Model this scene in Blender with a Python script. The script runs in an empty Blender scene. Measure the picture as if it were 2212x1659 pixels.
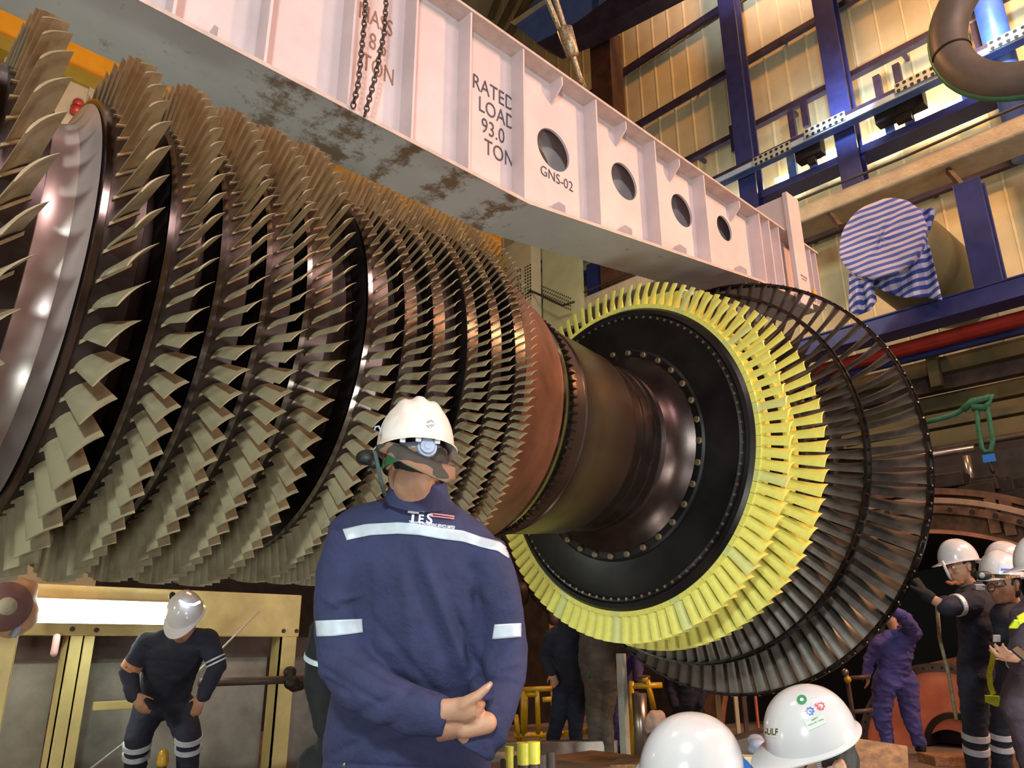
import bpy, bmesh, math, random
from mathutils import Vector, Matrix, noise
from mathutils.bvhtree import BVHTree
random.seed(7)
S = bpy.context.scene
COL = S.collection
PI = math.pi
# ------------------------------------------------------------------ camera
CZ = 1.1
F = 1667.0
PITCH, ROLL, YAW = math.radians(18.83), math.radians(-0.269), math.radians(46.461)
fw = Vector((math.cos(PITCH)*math.cos(YAW), math.cos(PITCH)*math.sin(YAW), math.sin(PITCH)))
rt0 = Vector((math.sin(YAW), -math.cos(YAW), 0))
up0 = rt0.cross(fw)
RT = rt0*math.cos(ROLL) + up0*math.sin(ROLL)
UP = -rt0*math.sin(ROLL) + up0*math.cos(ROLL)
CAM = Vector((0, 0, CZ))
def ray(px, py):
    return fw*F + RT*(px-1106) - UP*(py-829.5)
def at(px, py, X=None, Y=None, Z=None, d=None):
    r = ray(px, py)
    if X is not None: t = X/r.x
    elif Y is not None: t = Y/r.y
    elif Z is not None: t = (Z-CZ)/r.z
    else: t = d/F
    return CAM + r*t
cd = bpy.data.cameras.new('camera'); co = bpy.data.objects.new('camera', cd); COL.objects.link(co)
cd.sensor_width = 36.0; cd.sensor_fit = 'HORIZONTAL'; cd.lens = F/2212*36.0; cd.clip_end = 200; cd.clip_start = .02
co.matrix_world = Matrix(((RT.x, UP.x, -fw.x, 0), (RT.y, UP.y, -fw.y, 0), (RT.z, UP.z, -fw.z, CZ), (0, 0, 0, 1)))
S.camera = co
S.view_settings.view_transform = 'Standard'; S.view_settings.look = 'None'
S.view_settings.gamma = 1; S.view_settings.use_curve_mapping = False
S.view_settings.exposure = 0.0
# ------------------------------------------------------------------ materials
def lin(c):
    return tuple((x/12.92 if x <= .04045 else ((x+.055)/1.055)**2.4) for x in [v/255 for v in c])
def mat(name, rgb, rough=.6, metal=0., var=.12, vscale=6., bump=0., bscale=40., rgb2=None, spec=None, coat=0., stretch=None, lo=.35, hi=.65):
    m = bpy.data.materials.new(name); m.use_nodes = True
    nt = m.node_tree; b = nt.nodes['Principled BSDF']
    c = lin(rgb)
    b.inputs['Roughness'].default_value = rough; b.inputs['Metallic'].default_value = metal
    if coat: b.inputs['Coat Weight'].default_value = coat; b.inputs['Coat Roughness'].default_value = .08
    if spec is not None: b.inputs['Specular IOR Level'].default_value = spec
    tc = nt.nodes.new('ShaderNodeTexCoord')
    src = tc.outputs['Object']
    if stretch:
        mp = nt.nodes.new('ShaderNodeMapping'); mp.inputs['Scale'].default_value = stretch
        nt.links.new(src, mp.inputs['Vector']); src = mp.outputs['Vector']
    if var or rgb2:
        n = nt.nodes.new('ShaderNodeTexNoise'); n.inputs['Scale'].default_value = vscale; n.inputs['Detail'].default_value = 6
        n.inputs['Roughness'].default_value = .6
        r = nt.nodes.new('ShaderNodeValToRGB')
        c2 = lin(rgb2) if rgb2 else tuple(x*(1-var*2) for x in c)
        c1 = c if rgb2 else tuple(min(1, x*(1+var)) for x in c)
        r.color_ramp.elements[0].position = lo; r.color_ramp.elements[1].position = hi
        r.color_ramp.elements[0].color = (*c2, 1); r.color_ramp.elements[1].color = (*c1, 1)
        nt.links.new(src, n.inputs['Vector']); nt.links.new(n.outputs['Fac'], r.inputs['Fac'])
        nt.links.new(r.outputs['Color'], b.inputs['Base Color'])
    else: b.inputs['Base Color'].default_value = (*c, 1)
    if bump:
        n2 = nt.nodes.new('ShaderNodeTexNoise'); n2.inputs['Scale'].default_value = bscale; n2.inputs['Detail'].default_value = 5
        bp = nt.nodes.new('ShaderNodeBump'); bp.inputs['Strength'].default_value = bump; bp.inputs['Distance'].default_value = .02
        nt.links.new(src, n2.inputs['Vector']); nt.links.new(n2.outputs['Fac'], bp.inputs['Height']); nt.links.new(bp.outputs['Normal'], b.inputs['Normal'])
    return m
def emis(name, rgb, k):
    m = bpy.data.materials.new(name); m.use_nodes = True
    b = m.node_tree.nodes['Principled BSDF']; b.inputs['Base Color'].default_value = (*lin(rgb), 1)
    b.inputs['Emission Color'].default_value = (*lin(rgb), 1); b.inputs['Emission Strength'].default_value = k
    return m
# ------------------------------------------------------------------ helpers
def tag(o, label=None, cat=None, group=None, kind=None):
    if label: o['label'] = label
    if cat: o['category'] = cat
    if group: o['group'] = group
    if kind: o['kind'] = kind
    return o
def empty(name, loc, label=None, cat=None, group=None):
    o = bpy.data.objects.new(name, None); COL.objects.link(o); o.location = loc; o.empty_display_size = .1
    return tag(o, label, cat, group)
def link(name, me, m, parent=None, smooth=False):
    o = bpy.data.objects.new(name, me); COL.objects.link(o)
    if m is not None:
        if not isinstance(m, (list, tuple)): m = [m]
        if len(me.materials) == 0:
            for x in m: me.materials.append(x)
    if parent is not None:
        o.parent = parent
        p = parent; off = Vector()
        while p is not None: off += p.location; p = p.parent
        o.location = -off
    if smooth: me.polygons.foreach_set('use_smooth', [True]*len(me.polygons))
    return o
class MB:
    def __init__(s): s.v = []; s.f = []; s.mi = []
    def add(s, vs, fs, mi=0):
        n = len(s.v); s.v += [tuple(x) for x in vs]; s.f += [tuple(i+n for i in f) for f in fs]; s.mi += [mi]*len(fs)
    def box(s, lo, hi, M=None, mi=0):
        x0, y0, z0 = lo; x1, y1, z1 = hi
        vs = [Vector(p) for p in ((x0,y0,z0),(x1,y0,z0),(x1,y1,z0),(x0,y1,z0),(x0,y0,z1),(x1,y0,z1),(x1,y1,z1),(x0,y1,z1))]
        if M: vs = [M @ p for p in vs]
        s.add(vs, [(0,3,2,1),(4,5,6,7),(0,1,5,4),(1,2,6,5),(2,3,7,6),(3,0,4,7)], mi)
    def bar(s, a, b, w, h, up=Vector((0,0,1)), mi=0):
        a = Vector(a); b = Vector(b); d = (b-a).normalized(); sd = d.cross(up)
        if sd.length < 1e-4: sd = d.cross(Vector((1,0,0)))
        sd.normalize(); u = sd.cross(d).normalized()
        vs = []
        for p in (a, b):
            for i, j in ((-1,-1),(1,-1),(1,1),(-1,1)): vs.append(p + sd*(i*w/2) + u*(j*h/2))
        s.add(vs, [(3,2,1,0),(4,5,6,7),(0,1,5,4),(1,2,6,5),(2,3,7,6),(3,0,4,7)], mi)
    def loft(s, secs, n=16, caps=True, mi=0):
        # secs: (c,u,v)
        vs = []
        for c, u, v in secs:
            for k in range(n):
                a = 2*PI*k/n; vs.append(c + u*math.cos(a) + v*math.sin(a))
        fs = []
        for i in range(len(secs)-1):
            for k in range(n):
                k2 = (k+1) % n
                fs.append((i*n+k, i*n+k2, (i+1)*n+k2, (i+1)*n+k))
        if caps:
            fs.append(tuple(reversed(range(n)))); fs.append(tuple(range((len(secs)-1)*n, len(secs)*n)))
        s.add(vs, fs, mi)
    def tube(s, pts, r, n=10, mi=0):
        pts = [Vector(p) for p in pts]; secs = []; N = len(pts)
        rr = r if isinstance(r, (list, tuple)) else [r]*N
        d0 = (pts[1]-pts[0]).normalized(); ref = Vector((0,0,1)) if abs(d0.z) < .9 else Vector((1,0,0))
        u = d0.cross(ref).normalized()
        for i in range(N):
            d = (pts[min(i+1, N-1)]-pts[max(i-1, 0)]).normalized()
            u = (u - d*u.dot(d)).normalized(); v = d.cross(u)
            secs.append((pts[i], u*rr[i], v*rr[i]))
        s.loft(secs, n, True, mi)
    def cap(s, a, b, ra, rb, n=14, k=1., axis=None, mi=0):
        # round-ended tapered limb; k squashes along axis
        a = Vector(a); b = Vector(b); d = (b-a); L = d.length
        d = d.normalized() if L > 1e-6 else Vector((0,0,1))
        if axis is not None:
            v = Vector(axis); v = (v - d*v.dot(d)).normalized()
        else:
            ref = Vector((0,0,1)) if abs(d.z) < .9 else Vector((1,0,0)); v = d.cross(ref).normalized()
        u = d.cross(v)
        secs = []
        for i in range(5):
            t = math.pi/2*(i/4.)
            rr = max(math.sin(t), .05); secs.append((a - d*ra*math.cos(t), u*ra*rr, v*ra*rr*k))
        for i in range(5):
            t = math.pi/2*(i/4.)
            rr = max(math.cos(t), .05); secs.append((b + d*rb*math.sin(t), u*rb*rr, v*rb*rr*k))
        s.loft(secs, n, True, mi)
    def ell(s, c, ax, ay, az, n=14, mi=0):
        c = Vector(c); ax = Vector(ax); ay = Vector(ay); az = Vector(az); secs = []
        for i in range(9):
            t = -PI/2 + PI*i/8; k = max(math.cos(t), .04); secs.append((c + az*math.sin(t), ax*k, ay*k))
        s.loft(secs, n, True, mi)
    def mesh(s, name):
        me = bpy.data.meshes.new(name); me.from_pydata(s.v, [], s.f); me.update()
        if any(s.mi): me.polygons.foreach_set('material_index', s.mi)
        return me
    def build(s, name, m, parent=None, smooth=False, bevel=0):
        me = s.mesh(name)
        o = link(name, me, m, parent, smooth)
        if bevel:
            md = o.modifiers.new('b', 'BEVEL'); md.width = bevel; md.segments = 2; md.limit_method = 'ANGLE'
        return o
def autosmooth(me, ang=35):
    bm = bmesh.new(); bm.from_mesh(me); a = math.radians(ang)
    for e in bm.edges:
        if len(e.link_faces) == 2 and e.calc_face_angle(0) > a: e.smooth = False
    for f in bm.faces: f.smooth = True
    bm.to_mesh(me); bm.free()
def evalmesh(o):
    dg = bpy.context.evaluated_depsgraph_get(); dg.update()
    me = bpy.data.meshes.new_from_object(o.evaluated_get(dg), depsgraph=dg)
    return me
def remesh(mb, voxel, iters=4, name='body', fn=None):
    me = mb.mesh('tmp'); bm = bmesh.new(); bm.from_mesh(me); bmesh.ops.recalc_face_normals(bm, faces=bm.faces[:]); bm.to_mesh(me); bm.free()
    o = bpy.data.objects.new('tmp', me); COL.objects.link(o)
    md = o.modifiers.new('r', 'REMESH'); md.mode = 'VOXEL'; md.voxel_size = voxel; md.adaptivity = 0
    ms = o.modifiers.new('s', 'SMOOTH'); ms.factor = .5; ms.iterations = iters
    m2 = evalmesh(o); m2.name = name
    bpy.data.objects.remove(o); bpy.data.meshes.remove(me)
    if fn:
        co_ = [v.co.copy() for v in m2.vertices]; no = [v.normal.copy() for v in m2.vertices]
        for i, v in enumerate(m2.vertices): v.co = fn(co_[i], no[i])
        m2.update()
    m2.polygons.foreach_set('use_smooth', [True]*len(m2.polygons))
    return m2
def text_mesh(body, size, M, depth=.001, shear=0., sx=1., bold=0., align='CENTER', spacing=1.):
    cu = bpy.data.curves.new('t', 'FONT'); cu.body = body; cu.size = size; cu.extrude = depth; cu.align_x = align; cu.align_y = 'CENTER'
    cu.shear = shear; cu.offset = bold; cu.space_character = spacing; cu.resolution_u = 3
    o = bpy.data.objects.new('t', cu); COL.objects.link(o)
    me = evalmesh(o); bpy.data.objects.remove(o); bpy.data.curves.remove(cu)
    me.transform(M @ Matrix.Diagonal((sx, 1, 1, 1))); me.materials.clear()
    return me
def frame(o, x, y):
    x = Vector(x).normalized(); y = Vector(y); y = (y - x*y.dot(x)).normalized(); z = x.cross(y)
    return Matrix(((x.x,y.x,z.x,o[0]),(x.y,y.y,z.y,o[1]),(x.z,y.z,z.z,o[2]),(0,0,0,1)))
def V(*a): return Vector(a)
# ================================================================== materials in use
M_comp = mat('coated compressor blade', (154,138,110), .48, .2, .10, 9, .06, 90, rgb2=(122,102,76), lo=.3, hi=.55)
M_hub = mat('compressor drum steel', (74,64,62), .28, .9, .2, 5)
M_ring = mat('polished rim steel', (120,112,108), .16, 1., .1, 8)
M_groove = mat('dark disc groove', (48,34,28), .45, .6, .2, 4)
M_spacer = mat('polished spacer', (206,184,178), .3, .55, .06, 3)  # pale pink base stands in for the beam's reflection in the metal
M_cone = mat('brown drum cone', (118,72,56), .42, .45, .18, 4)
M_barrel = mat('brown steel barrel', (84,68,62), .27, .75, .25, 3, rgb2=(70,48,42), stretch=(.6,1,1))
M_barrel2 = mat('dark barrel steel', (70,56,54), .3, .85, .2, 5)
M_disc = mat('black turbine disc', (40,38,40), .36, .7, .25, 3)
M_yel = mat('yellow thermal coating', (224,214,106), .5, 0., .05, 14, .05, 120)
M_yel2 = mat('pale yellow thermal coating', (206,204,128), .5, 0., .05, 14)
M_dark = mat('dark exhaust blade', (108,96,88), .42, .45, .3, 4, rgb2=(70,63,58))
M_shroud = mat('dark shroud steel', (60,54,54), .25, .9, .3, 20)
M_bolt = mat('bronze bolt head', (128,112,90), .4, .7, .2, 30)
M_navy = mat('navy cotton', (48,50,86), .85, 0., .10, 10, .25, 60)
M_navy2 = mat('dark navy cotton', (36,38,56), .9, 0., .15, 8, .25, 60)
M_purple = mat('purple blue cotton', (78,70,132), .88, 0., .18, 6, .3, 50)
M_gray = mat('grey brown cotton', (92,82,74), .9, 0., .15, 6, .3, 50)
M_plum = mat('plum cotton', (74,62,74), .9, 0., .15, 8, .25, 60)
M_blackc = mat('black cloth', (22,22,24), .9, 0., .1, 8, .2, 60)
M_skin = mat('brown skin', (172,124,98), .5, 0., .08, 12, .08, 150)
M_skin2 = mat('tan skin', (186,138,112), .48, 0., .08, 12, .08, 150)
M_hair = mat('black hair', (18,15,14), .6, 0., .2, 60, .3, 200)
M_helm = mat('white helmet shell', (206,200,202), .22, 0., .03, 8, coat=.5)
M_helmd = mat('worn white helmet shell', (228,214,208), .38, 0., .06, 14, rgb2=(212,180,160), lo=.25, hi=.5)
M_tape = mat('silver reflective tape', (196,200,212), .45, .1, .06, 30)
M_hivis = mat('lime reflective band', (206,222,50), .5, 0., .08, 20)
M_camo = None
M_beam = mat('pale painted steel', (206,186,188), .55, 0., .05, 2.5, .04, 60)
M_edge = mat('flange edge paint', (196,172,164), .6, 0., .08, 10)
M_txt = mat('grey stencil paint', (70,62,70), .7, 0., 0)
M_txto = mat('orange stencil paint', (150,102,76), .7, 0., 0)
M_txtw = mat('white print', (232,226,240), .6, 0., 0)
M_txtp = mat('pink print', (226,160,176), .6, 0., 0)
M_txtk = mat('black print', (40,42,44), .6, 0., 0)
M_blue = mat('blue painted steel', (52,58,118), .4, .1, .12, 3)
M_bluel = mat('light blue painted steel', (86,120,200), .4, .1, .1, 3)
M_dkpurple = mat('dark purple steel', (58,48,72), .5, .2, .2, 3)
M_clad = mat('cream wall cladding', (192,182,150), .6, 0., .06, 1.5)
M_seam = mat('cladding seam', (214,202,164), .5, 0., .05, 3)
M_conc = mat('sprayed beige fireproofing', (176,162,140), .95, 0., .08, 3, .8, 14)
M_red = mat('red pipe paint', (168,52,46), .4, .1, .1, 4)
M_olive = mat('olive steel', (104,92,62), .6, .2, .2, 2)
M_brownst = mat('brown steel', (88,70,64), .55, .3, .25, 3)
M_yell = mat('yellow crane paint', (236,160,36), .45, 0., .06, 2)
M_yold = mat('olive yellow paint', (146,124,42), .5, 0., .1, 2)
M_rail = mat('yellow rail paint', (206,160,34), .35, .1, .12, 6)
M_frame = mat('cream yellow frame paint', (222,198,134), .5, 0., .08, 4)
M_panel = mat('grey concrete panel', (158,152,144), .8, 0., .2, 2.2, .15, 30)
M_dkbr = mat('dark machinery', (44,32,26), .6, .3, .3, 5)
M_floor = mat('stained concrete floor', (104,88,78), .6, 0., .2, 2, .1, 20)
M_ceil = mat('brown roof sheet', (120,84,50), .7, 0., .2, 2)
M_black = mat('black void shade and bolts', (10,9,9), .8, 0., 0)  # stands in for darkness inside the casing and plate holes; also bolts
M_salmon = mat('salmon casing paint', (200,112,80), .6, 0., .1, 4)
M_case = mat('rusty casing steel', (128,92,70), .5, .3, .3, 5, rgb2=(80,52,38))
M_wood = mat('wood plank', (134,92,60), .7, 0., .25, 4, stretch=(1,8,8))
M_green = mat('green webbing', (44,104,78), .8, 0., .15, 20)
M_tagb = mat('blue tag', (40,110,200), .5, 0., 0)
M_steel = mat('bright pipe steel', (150,140,134), .3, .8, .15, 5)
M_cable = mat('dark cable', (52,50,44), .6, 0., .1, 10)
M_rope = mat('beige rope', (150,130,100), .8, 0., .2, 40)
M_wire = mat('steel wire rope', (170,150,120), .45, .6, .3, 60)
M_rubber = mat('black rubber', (26,27,28), .55, 0., .1, 10)
M_glassy = mat('clear lens', (150,160,170), .1, 0., 0)
M_duct = mat('grey painted duct', (116,106,98), .5, .1, .1, 3)
M_ductg = mat('green duct rim', (74,128,92), .45, .1, .1, 5)
M_gpl = mat('grey plastic', (160,166,190), .4, 0., .05, 10)
M_lamp = emis('fluorescent tube light', (238,255,236), 40)
M_lampw = emis('warm wall lamp', (255,244,190), 16)
M_led = emis('white led strip', (220,235,255), 6)
# stained underside of lifting beam
def stained():
    m = mat('stained grey paint', (196,194,192), .55, 0., .05, 2, .05, 50)
    nt = m.node_tree; b = nt.nodes['Principled BSDF']
    base = b.inputs['Base Color'].links[0].from_socket
    tc = nt.nodes.new('ShaderNodeTexCoord')
    n = nt.nodes.new('ShaderNodeTexNoise'); n.inputs['Scale'].default_value = 9; n.inputs['Detail'].default_value = 14; n.inputs['Roughness'].default_value = .72
    nt.links.new(tc.outputs['Object'], n.inputs['Vector'])
    sep = nt.nodes.new('ShaderNodeSeparateXYZ'); nt.links.new(tc.outputs['Object'], sep.inputs[0])
    def band(x0, w):
        s = nt.nodes.new('ShaderNodeMath'); s.operation = 'SUBTRACT'; s.inputs[1].default_value = x0; nt.links.new(sep.outputs['X'], s.inputs[0])
        a = nt.nodes.new('ShaderNodeMath'); a.operation = 'ABSOLUTE'; nt.links.new(s.outputs[0], a.inputs[0])
        d = nt.nodes.new('ShaderNodeMapRange'); d.inputs['From Min'].default_value = 0; d.inputs['From Max'].default_value = w
        d.inputs['To Min'].default_value = .22; d.inputs['To Max'].default_value = 0; nt.links.new(a.outputs[0], d.inputs['Value']); return d.outputs[0]
    tot = None
    for x0, w in ((1.55,.22),(1.95,.3),(2.75,.16),(3.2,.16),(2.35,.1)):
        o = band(x0, w)
        if tot is None: tot = o
        else:
            a = nt.nodes.new('ShaderNodeMath'); a.operation = 'MAXIMUM'; nt.links.new(tot, a.inputs[0]); nt.links.new(o, a.inputs[1]); tot = a.outputs[0]
    ad = nt.nodes.new('ShaderNodeMath'); ad.operation = 'ADD'; nt.links.new(n.outputs['Fac'], ad.inputs[0]); nt.links.new(tot, ad.inputs[1])
    r = nt.nodes.new('ShaderNodeValToRGB'); r.color_ramp.elements[0].position = .58; r.color_ramp.elements[1].position = .72
    nt.links.new(ad.outputs[0], r.inputs['Fac'])
    mx = nt.nodes.new('ShaderNodeMix'); mx.data_type = 'RGBA'; nt.links.new(r.outputs['Color'], mx.inputs['Factor'])
    nt.links.new(base, mx.inputs['A']); mx.inputs['B'].default_value = (*lin((128,104,82)), 1)
    nt.links.new(mx.outputs['Result'], b.inputs['Base Color'])
    return m
M_under = stained()
# blue and white striped cloth, stripes along an object-space direction
def striped(name, dirv, per, c1, c2, check=None):
    m = bpy.data.materials.new(name); m.use_nodes = True; nt = m.node_tree; b = nt.nodes['Principled BSDF']
    b.inputs['Roughness'].default_value = .85
    tc = nt.nodes.new('ShaderNodeTexCoord')
    def stripe(dv, per, lo=.45, hi=.55):
        dp = nt.nodes.new('ShaderNodeVectorMath'); dp.operation = 'DOT_PRODUCT'; dp.inputs[1].default_value = Vector(dv)
        n = nt.nodes.new('ShaderNodeTexNoise'); n.inputs['Scale'].default_value = 3
        nt.links.new(tc.outputs['Object'], n.inputs['Vector'])
        nt.links.new(tc.outputs['Object'], dp.inputs[0])
        k = nt.nodes.new('ShaderNodeMath'); k.operation = 'MULTIPLY_ADD'; k.inputs[1].default_value = 1/per
        ns = nt.nodes.new('ShaderNodeMath'); ns.operation = 'MULTIPLY'; ns.inputs[1].default_value = .35; nt.links.new(n.outputs['Fac'], ns.inputs[0])
        nt.links.new(dp.outputs['Value'], k.inputs[0]); nt.links.new(ns.outputs[0], k.inputs[2])
        f = nt.nodes.new('ShaderNodeMath'); f.operation = 'FRACT'; nt.links.new(k.outputs[0], f.inputs[0])
        p = nt.nodes.new('ShaderNodeMath'); p.operation = 'PINGPONG'; p.inputs[1].default_value = .5; nt.links.new(f.outputs[0], p.inputs[0])
        r = nt.nodes.new('ShaderNodeMapRange'); r.inputs['From Min'].default_value = .21; r.inputs['From Max'].default_value = .29
        nt.links.new(p.outputs[0], r.inputs['Value']); return r.outputs[0]
    s = stripe(dirv, per)
    mx = nt.nodes.new('ShaderNodeMix'); mx.data_type = 'RGBA'; nt.links.new(s, mx.inputs['Factor'])
    mx.inputs['A'].default_value = (*lin(c1), 1); mx.inputs['B'].default_value = (*lin(c2), 1)
    out = mx.outputs['Result']
    if check:
        s2 = stripe(check[0], check[1])
        m2 = nt.nodes.new('ShaderNodeMix'); m2.data_type = 'RGBA'; m2.blend_type = 'MULTIPLY'
        mm = nt.nodes.new('ShaderNodeMath'); mm.operation = 'MULTIPLY'; mm.inputs[1].default_value = .45; nt.links.new(s2, mm.inputs[0])
        nt.links.new(mm.outputs[0], m2.inputs['Factor']); nt.links.new(out, m2.inputs['A']); m2.inputs['B'].default_value = (*lin((110,120,190)), 1)
        out = m2.outputs['Result']
    nt.links.new(out, b.inputs['Base Color'])
    return m
M_str = striped('blue striped cloth', (0,.0,1), .098, (202,188,214), (84,98,176))
M_str2 = striped('blue checked cloth', (0,.1,1), .12, (200,196,224), (56,78,160), ((0,1,.1), .16))
def camo():
    m = bpy.data.materials.new('camouflage cloth'); m.use_nodes = True; nt = m.node_tree; b = nt.nodes['Principled BSDF']
    b.inputs['Roughness'].default_value = .8
    tc = nt.nodes.new('ShaderNodeTexCoord'); n = nt.nodes.new('ShaderNodeTexNoise'); n.inputs['Scale'].default_value = 14; n.inputs['Detail'].default_value = 1
    nt.links.new(tc.outputs['Object'], n.inputs['Vector'])
    r = nt.nodes.new('ShaderNodeValToRGB'); r.color_ramp.interpolation = 'CONSTANT'
    e = r.color_ramp.elements; e[0].color = (*lin((58,54,50)), 1); e[1].position = .47; e[1].color = (*lin((134,98,78)), 1)
    x = e.new(.60); x.color = (*lin((58,130,84)), 1)
    nt.links.new(n.outputs['Fac'], r.inputs['Fac']); nt.links.new(r.outputs['Color'], b.inputs['Base Color']); return m
M_camo = camo()

# ================================================================== ROTOR
YA, ZA = 3.569, 1.377+CZ
AX = Vector((0, YA, ZA))
def pol(x, r, a):            # a in degrees, 0 = towards -Y (the viewer's side), 90 = up
    a = math.radians(a); return Vector((x, YA - r*math.cos(a), ZA + r*math.sin(a)))
rotor = empty('gas_turbine_rotor', (2.9, YA, ZA), 'huge gas turbine rotor with many rows of blades hanging level under the pale lifting beam', 'turbine rotor')
def lathe(name, prof, m, parent, n=192, ang=25):
    mb = MB(); secs = [(Vector((x, YA, ZA)), Vector((0, -r, 0)), Vector((0, 0, r))) for x, r in prof]
    mb.loft(secs, n, True)
    me = mb.mesh(name); autosmooth(me, ang)
    return link(name, me, m, parent)
# ---- compressor rows: tip trailing-edge x, tip radius, count, axial chord, root r, tangential root/tip, first angle, lean
rows = [
 # xTE    rtip  n   chord  rroot tanR  tanT  a0(TE tip angle of one blade)
 (.387, 1.140, 42, .100, .890, .105, .150, 46.8),
 (.717, 1.129, 53, .083, .900, .085, .112, -25.7),
 (.921, 1.121, 78, .064, .903, .058, .076, -18.0),
 (1.117,1.109, 78, .063, .905, .056, .073, -17.9),
 (1.300,1.109, 86, .062, .908, .052, .068, -12.1),
 (1.479,1.110, 86, .062, .910, .050, .065, -16.1),
 (1.745,1.080, 91, .050, .935, .047, .062, -13.6),
 (1.900,1.080,112, .045, .942, .038, .050, -13.3),
 (2.055,1.080,117, .044, .950, .036, .048, -14.5),
 (2.245,1.085,130, .042, .965, .034, .046, -14.1),
 (2.390,1.088,144, .042, .975, .030, .042, -7.9),
 (2.545,1.080,150, .046, .985, .028, .040, -4.8),
]
def airfoil(chx, tan, thick, camber, n=9):
    # returns closed loop of (x, t) from LE(0,0) to TE(chx,tan): camber bulges towards +t/-x
    L = math.hypot(chx, tan); ex = (chx/L, tan/L); nx = (-ex[1], ex[0])
    up, lo = [], []
    for i in range(n+1):
        s = (1-math.cos(PI*i/n))/2
        c = camber*L*4*s*(1-s); th = thick*L*(1.48*math.sqrt(s)-.63*s-1.76*s*s+1.42*s**3-.51*s**4)*1.0
        th = max(th, .0006)
        up.append((s*L*ex[0]+nx[0]*(c+th), s*L*ex[1]+nx[1]*(c+th)))
        lo.append((s*L*ex[0]+nx[0]*(c-th), s*L*ex[1]+nx[1]*(c-th)))
    return up + lo[::-1][1:-1]
def blade_mb(xLE_r, xLE_t, ch_r, ch_t, rr, rt, tr, tt, dr, dt, nsp=5, thick=(.09,.05), cam=(.14,.10), aLE_t=0., hasroot=True, mb=None, phi=0.):
    """blade; the tip trailing edge sits at angle phi. returns MB"""
    mb = mb or MB(); secs = []
    for j in range(nsp+1):
        s = j/nsp; r = rr + (rt-rr)*s
        ch = ch_r+(ch_t-ch_r)*s; tn = tr+(tt-tr)*s; x0 = xLE_r+(xLE_t-xLE_r)*s
        th = thick[0]+(thick[1]-thick[0])*s; cm = cam[0]+(cam[1]-cam[0])*s
        loop = airfoil(ch, tn, th, cm)
        off = dr + (dt-dr)*s      # tangential position of LE
        secs.append([pol(x0+x, r, phi+math.degrees((off+t)/r)) for x, t in loop])
    n = len(secs[0]); vs = [p for s_ in secs for p in s_]; fs = []
    for i in range(nsp):
        for k in range(n):
            k2 = (k+1) % n; fs.append((i*n+k, (i+1)*n+k, (i+1)*n+k2, i*n+k2))
    mb.add(vs, fs)
    mb.add(secs[-1], [tuple(range(n))]); mb.add([p for p in secs[0]], [tuple(reversed(range(n)))])
    return mb
def rot_copy(o, name, dphi, parent, me=None):
    c = bpy.data.objects.new(name, me or o.data); COL.objects.link(c); c.parent = parent
    return c
def set_axis(o, parent, phi):
    # mesh is built in world space at phi=0 ; turn about the rotor axis
    p = parent; off = Vector()
    while p is not None: off += p.location; p = p.parent
    R = Matrix.Rotation(math.radians(-phi), 4, 'X')
    Mx = Matrix.Translation(Vector((0, YA, ZA))) @ R @ Matrix.Translation(Vector((0, -YA, -ZA)))
    Mx = Matrix.Translation(-off) @ Mx
    o.matrix_basis = Mx
def rotate_verts(me_src, phi):
    R = Matrix.Rotation(math.radians(-phi), 4, 'X')
    Mx = Matrix.Translation(Vector((0, YA, ZA))) @ R @ Matrix.Translation(Vector((0, -YA, -ZA)))
    return Mx
def join_rot(mes, name):
    vs, fs, sm = [], [], []
    for me, phis in mes:
        base = [v.co.copy() for v in me.vertices]; pf = [tuple(p.vertices) for p in me.polygons]
        for ph in phis:
            Mx = rotate_verts(me, ph); n = len(vs)
            vs += [Mx @ v for v in base]; fs += [tuple(i+n for i in f) for f in pf]
    me = bpy.data.meshes.new(name); me.from_pydata(vs, [], fs); me.update(); autosmooth(me, 50)
    return me
cand = []; bm_rows = []
for ri, (xte, rt, n, ch, rr, tR, tT, a0) in enumerate(rows):
    # LE tip is tT behind TE ; root mid-chord stays under tip mid-chord
    xr = xte - ch
    mb = blade_mb(xr-(.018 if ri < 2 else .006), xr, ch, ch, rr-.004, rt, tR, tT, -(tR+tT)/2-.0, -tT, thick=(.10,.05), cam=(.10,.08))
    # root foot: thin slab following the chord
    t0 = -(tR+tT)/2; cx = ch; xl = xr-(.018 if ri < 2 else .006); w = .0035+.04*tR
    vs = []
    for r in (rr-.004, rr+.0065):
        for fx_, ft in ((-.10,-.16),(1.06,.92)):
            for sg in (-1, 1): vs.append(pol(xl+cx*fx_+.0*sg, r, math.degrees((t0+tR*ft+sg*w)/rr)))
    mb.add(vs, [(0,2,3,1),(4,5,7,6),(0,1,5,4),(2,6,7,3),(0,4,6,2),(1,3,7,5)])
    me = mb.mesh('compressor_blade'); autosmooth(me, 50); me.materials.append(M_comp)
    bm_rows.append(me)
    for k in range(n):
        ph = a0 + 360.0*k/n; ph = (ph+180) % 360-180
        p = pol(xte, rt, ph); d = (p-CAM).length
        vis = max(0, math.cos(math.radians(ph+10)))+.05
        u = (p-CAM).dot(RT)/(p-CAM).dot(fw)*F+1106; w_ = 829.5-(p-CAM).dot(UP)/(p-CAM).dot(fw)*F
        ok = 0 < u < 2212 and 0 < w_ < 1300 and not (690 < u < 1110 and w_ > 1120)
        if -82 < ph < 62 and ok: cand.append((ch*(rt-rr)/d/d*(vis+.3), ri, ph))
        else: cand.append((-1, ri, ph))
cand.sort(reverse=True)
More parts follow.
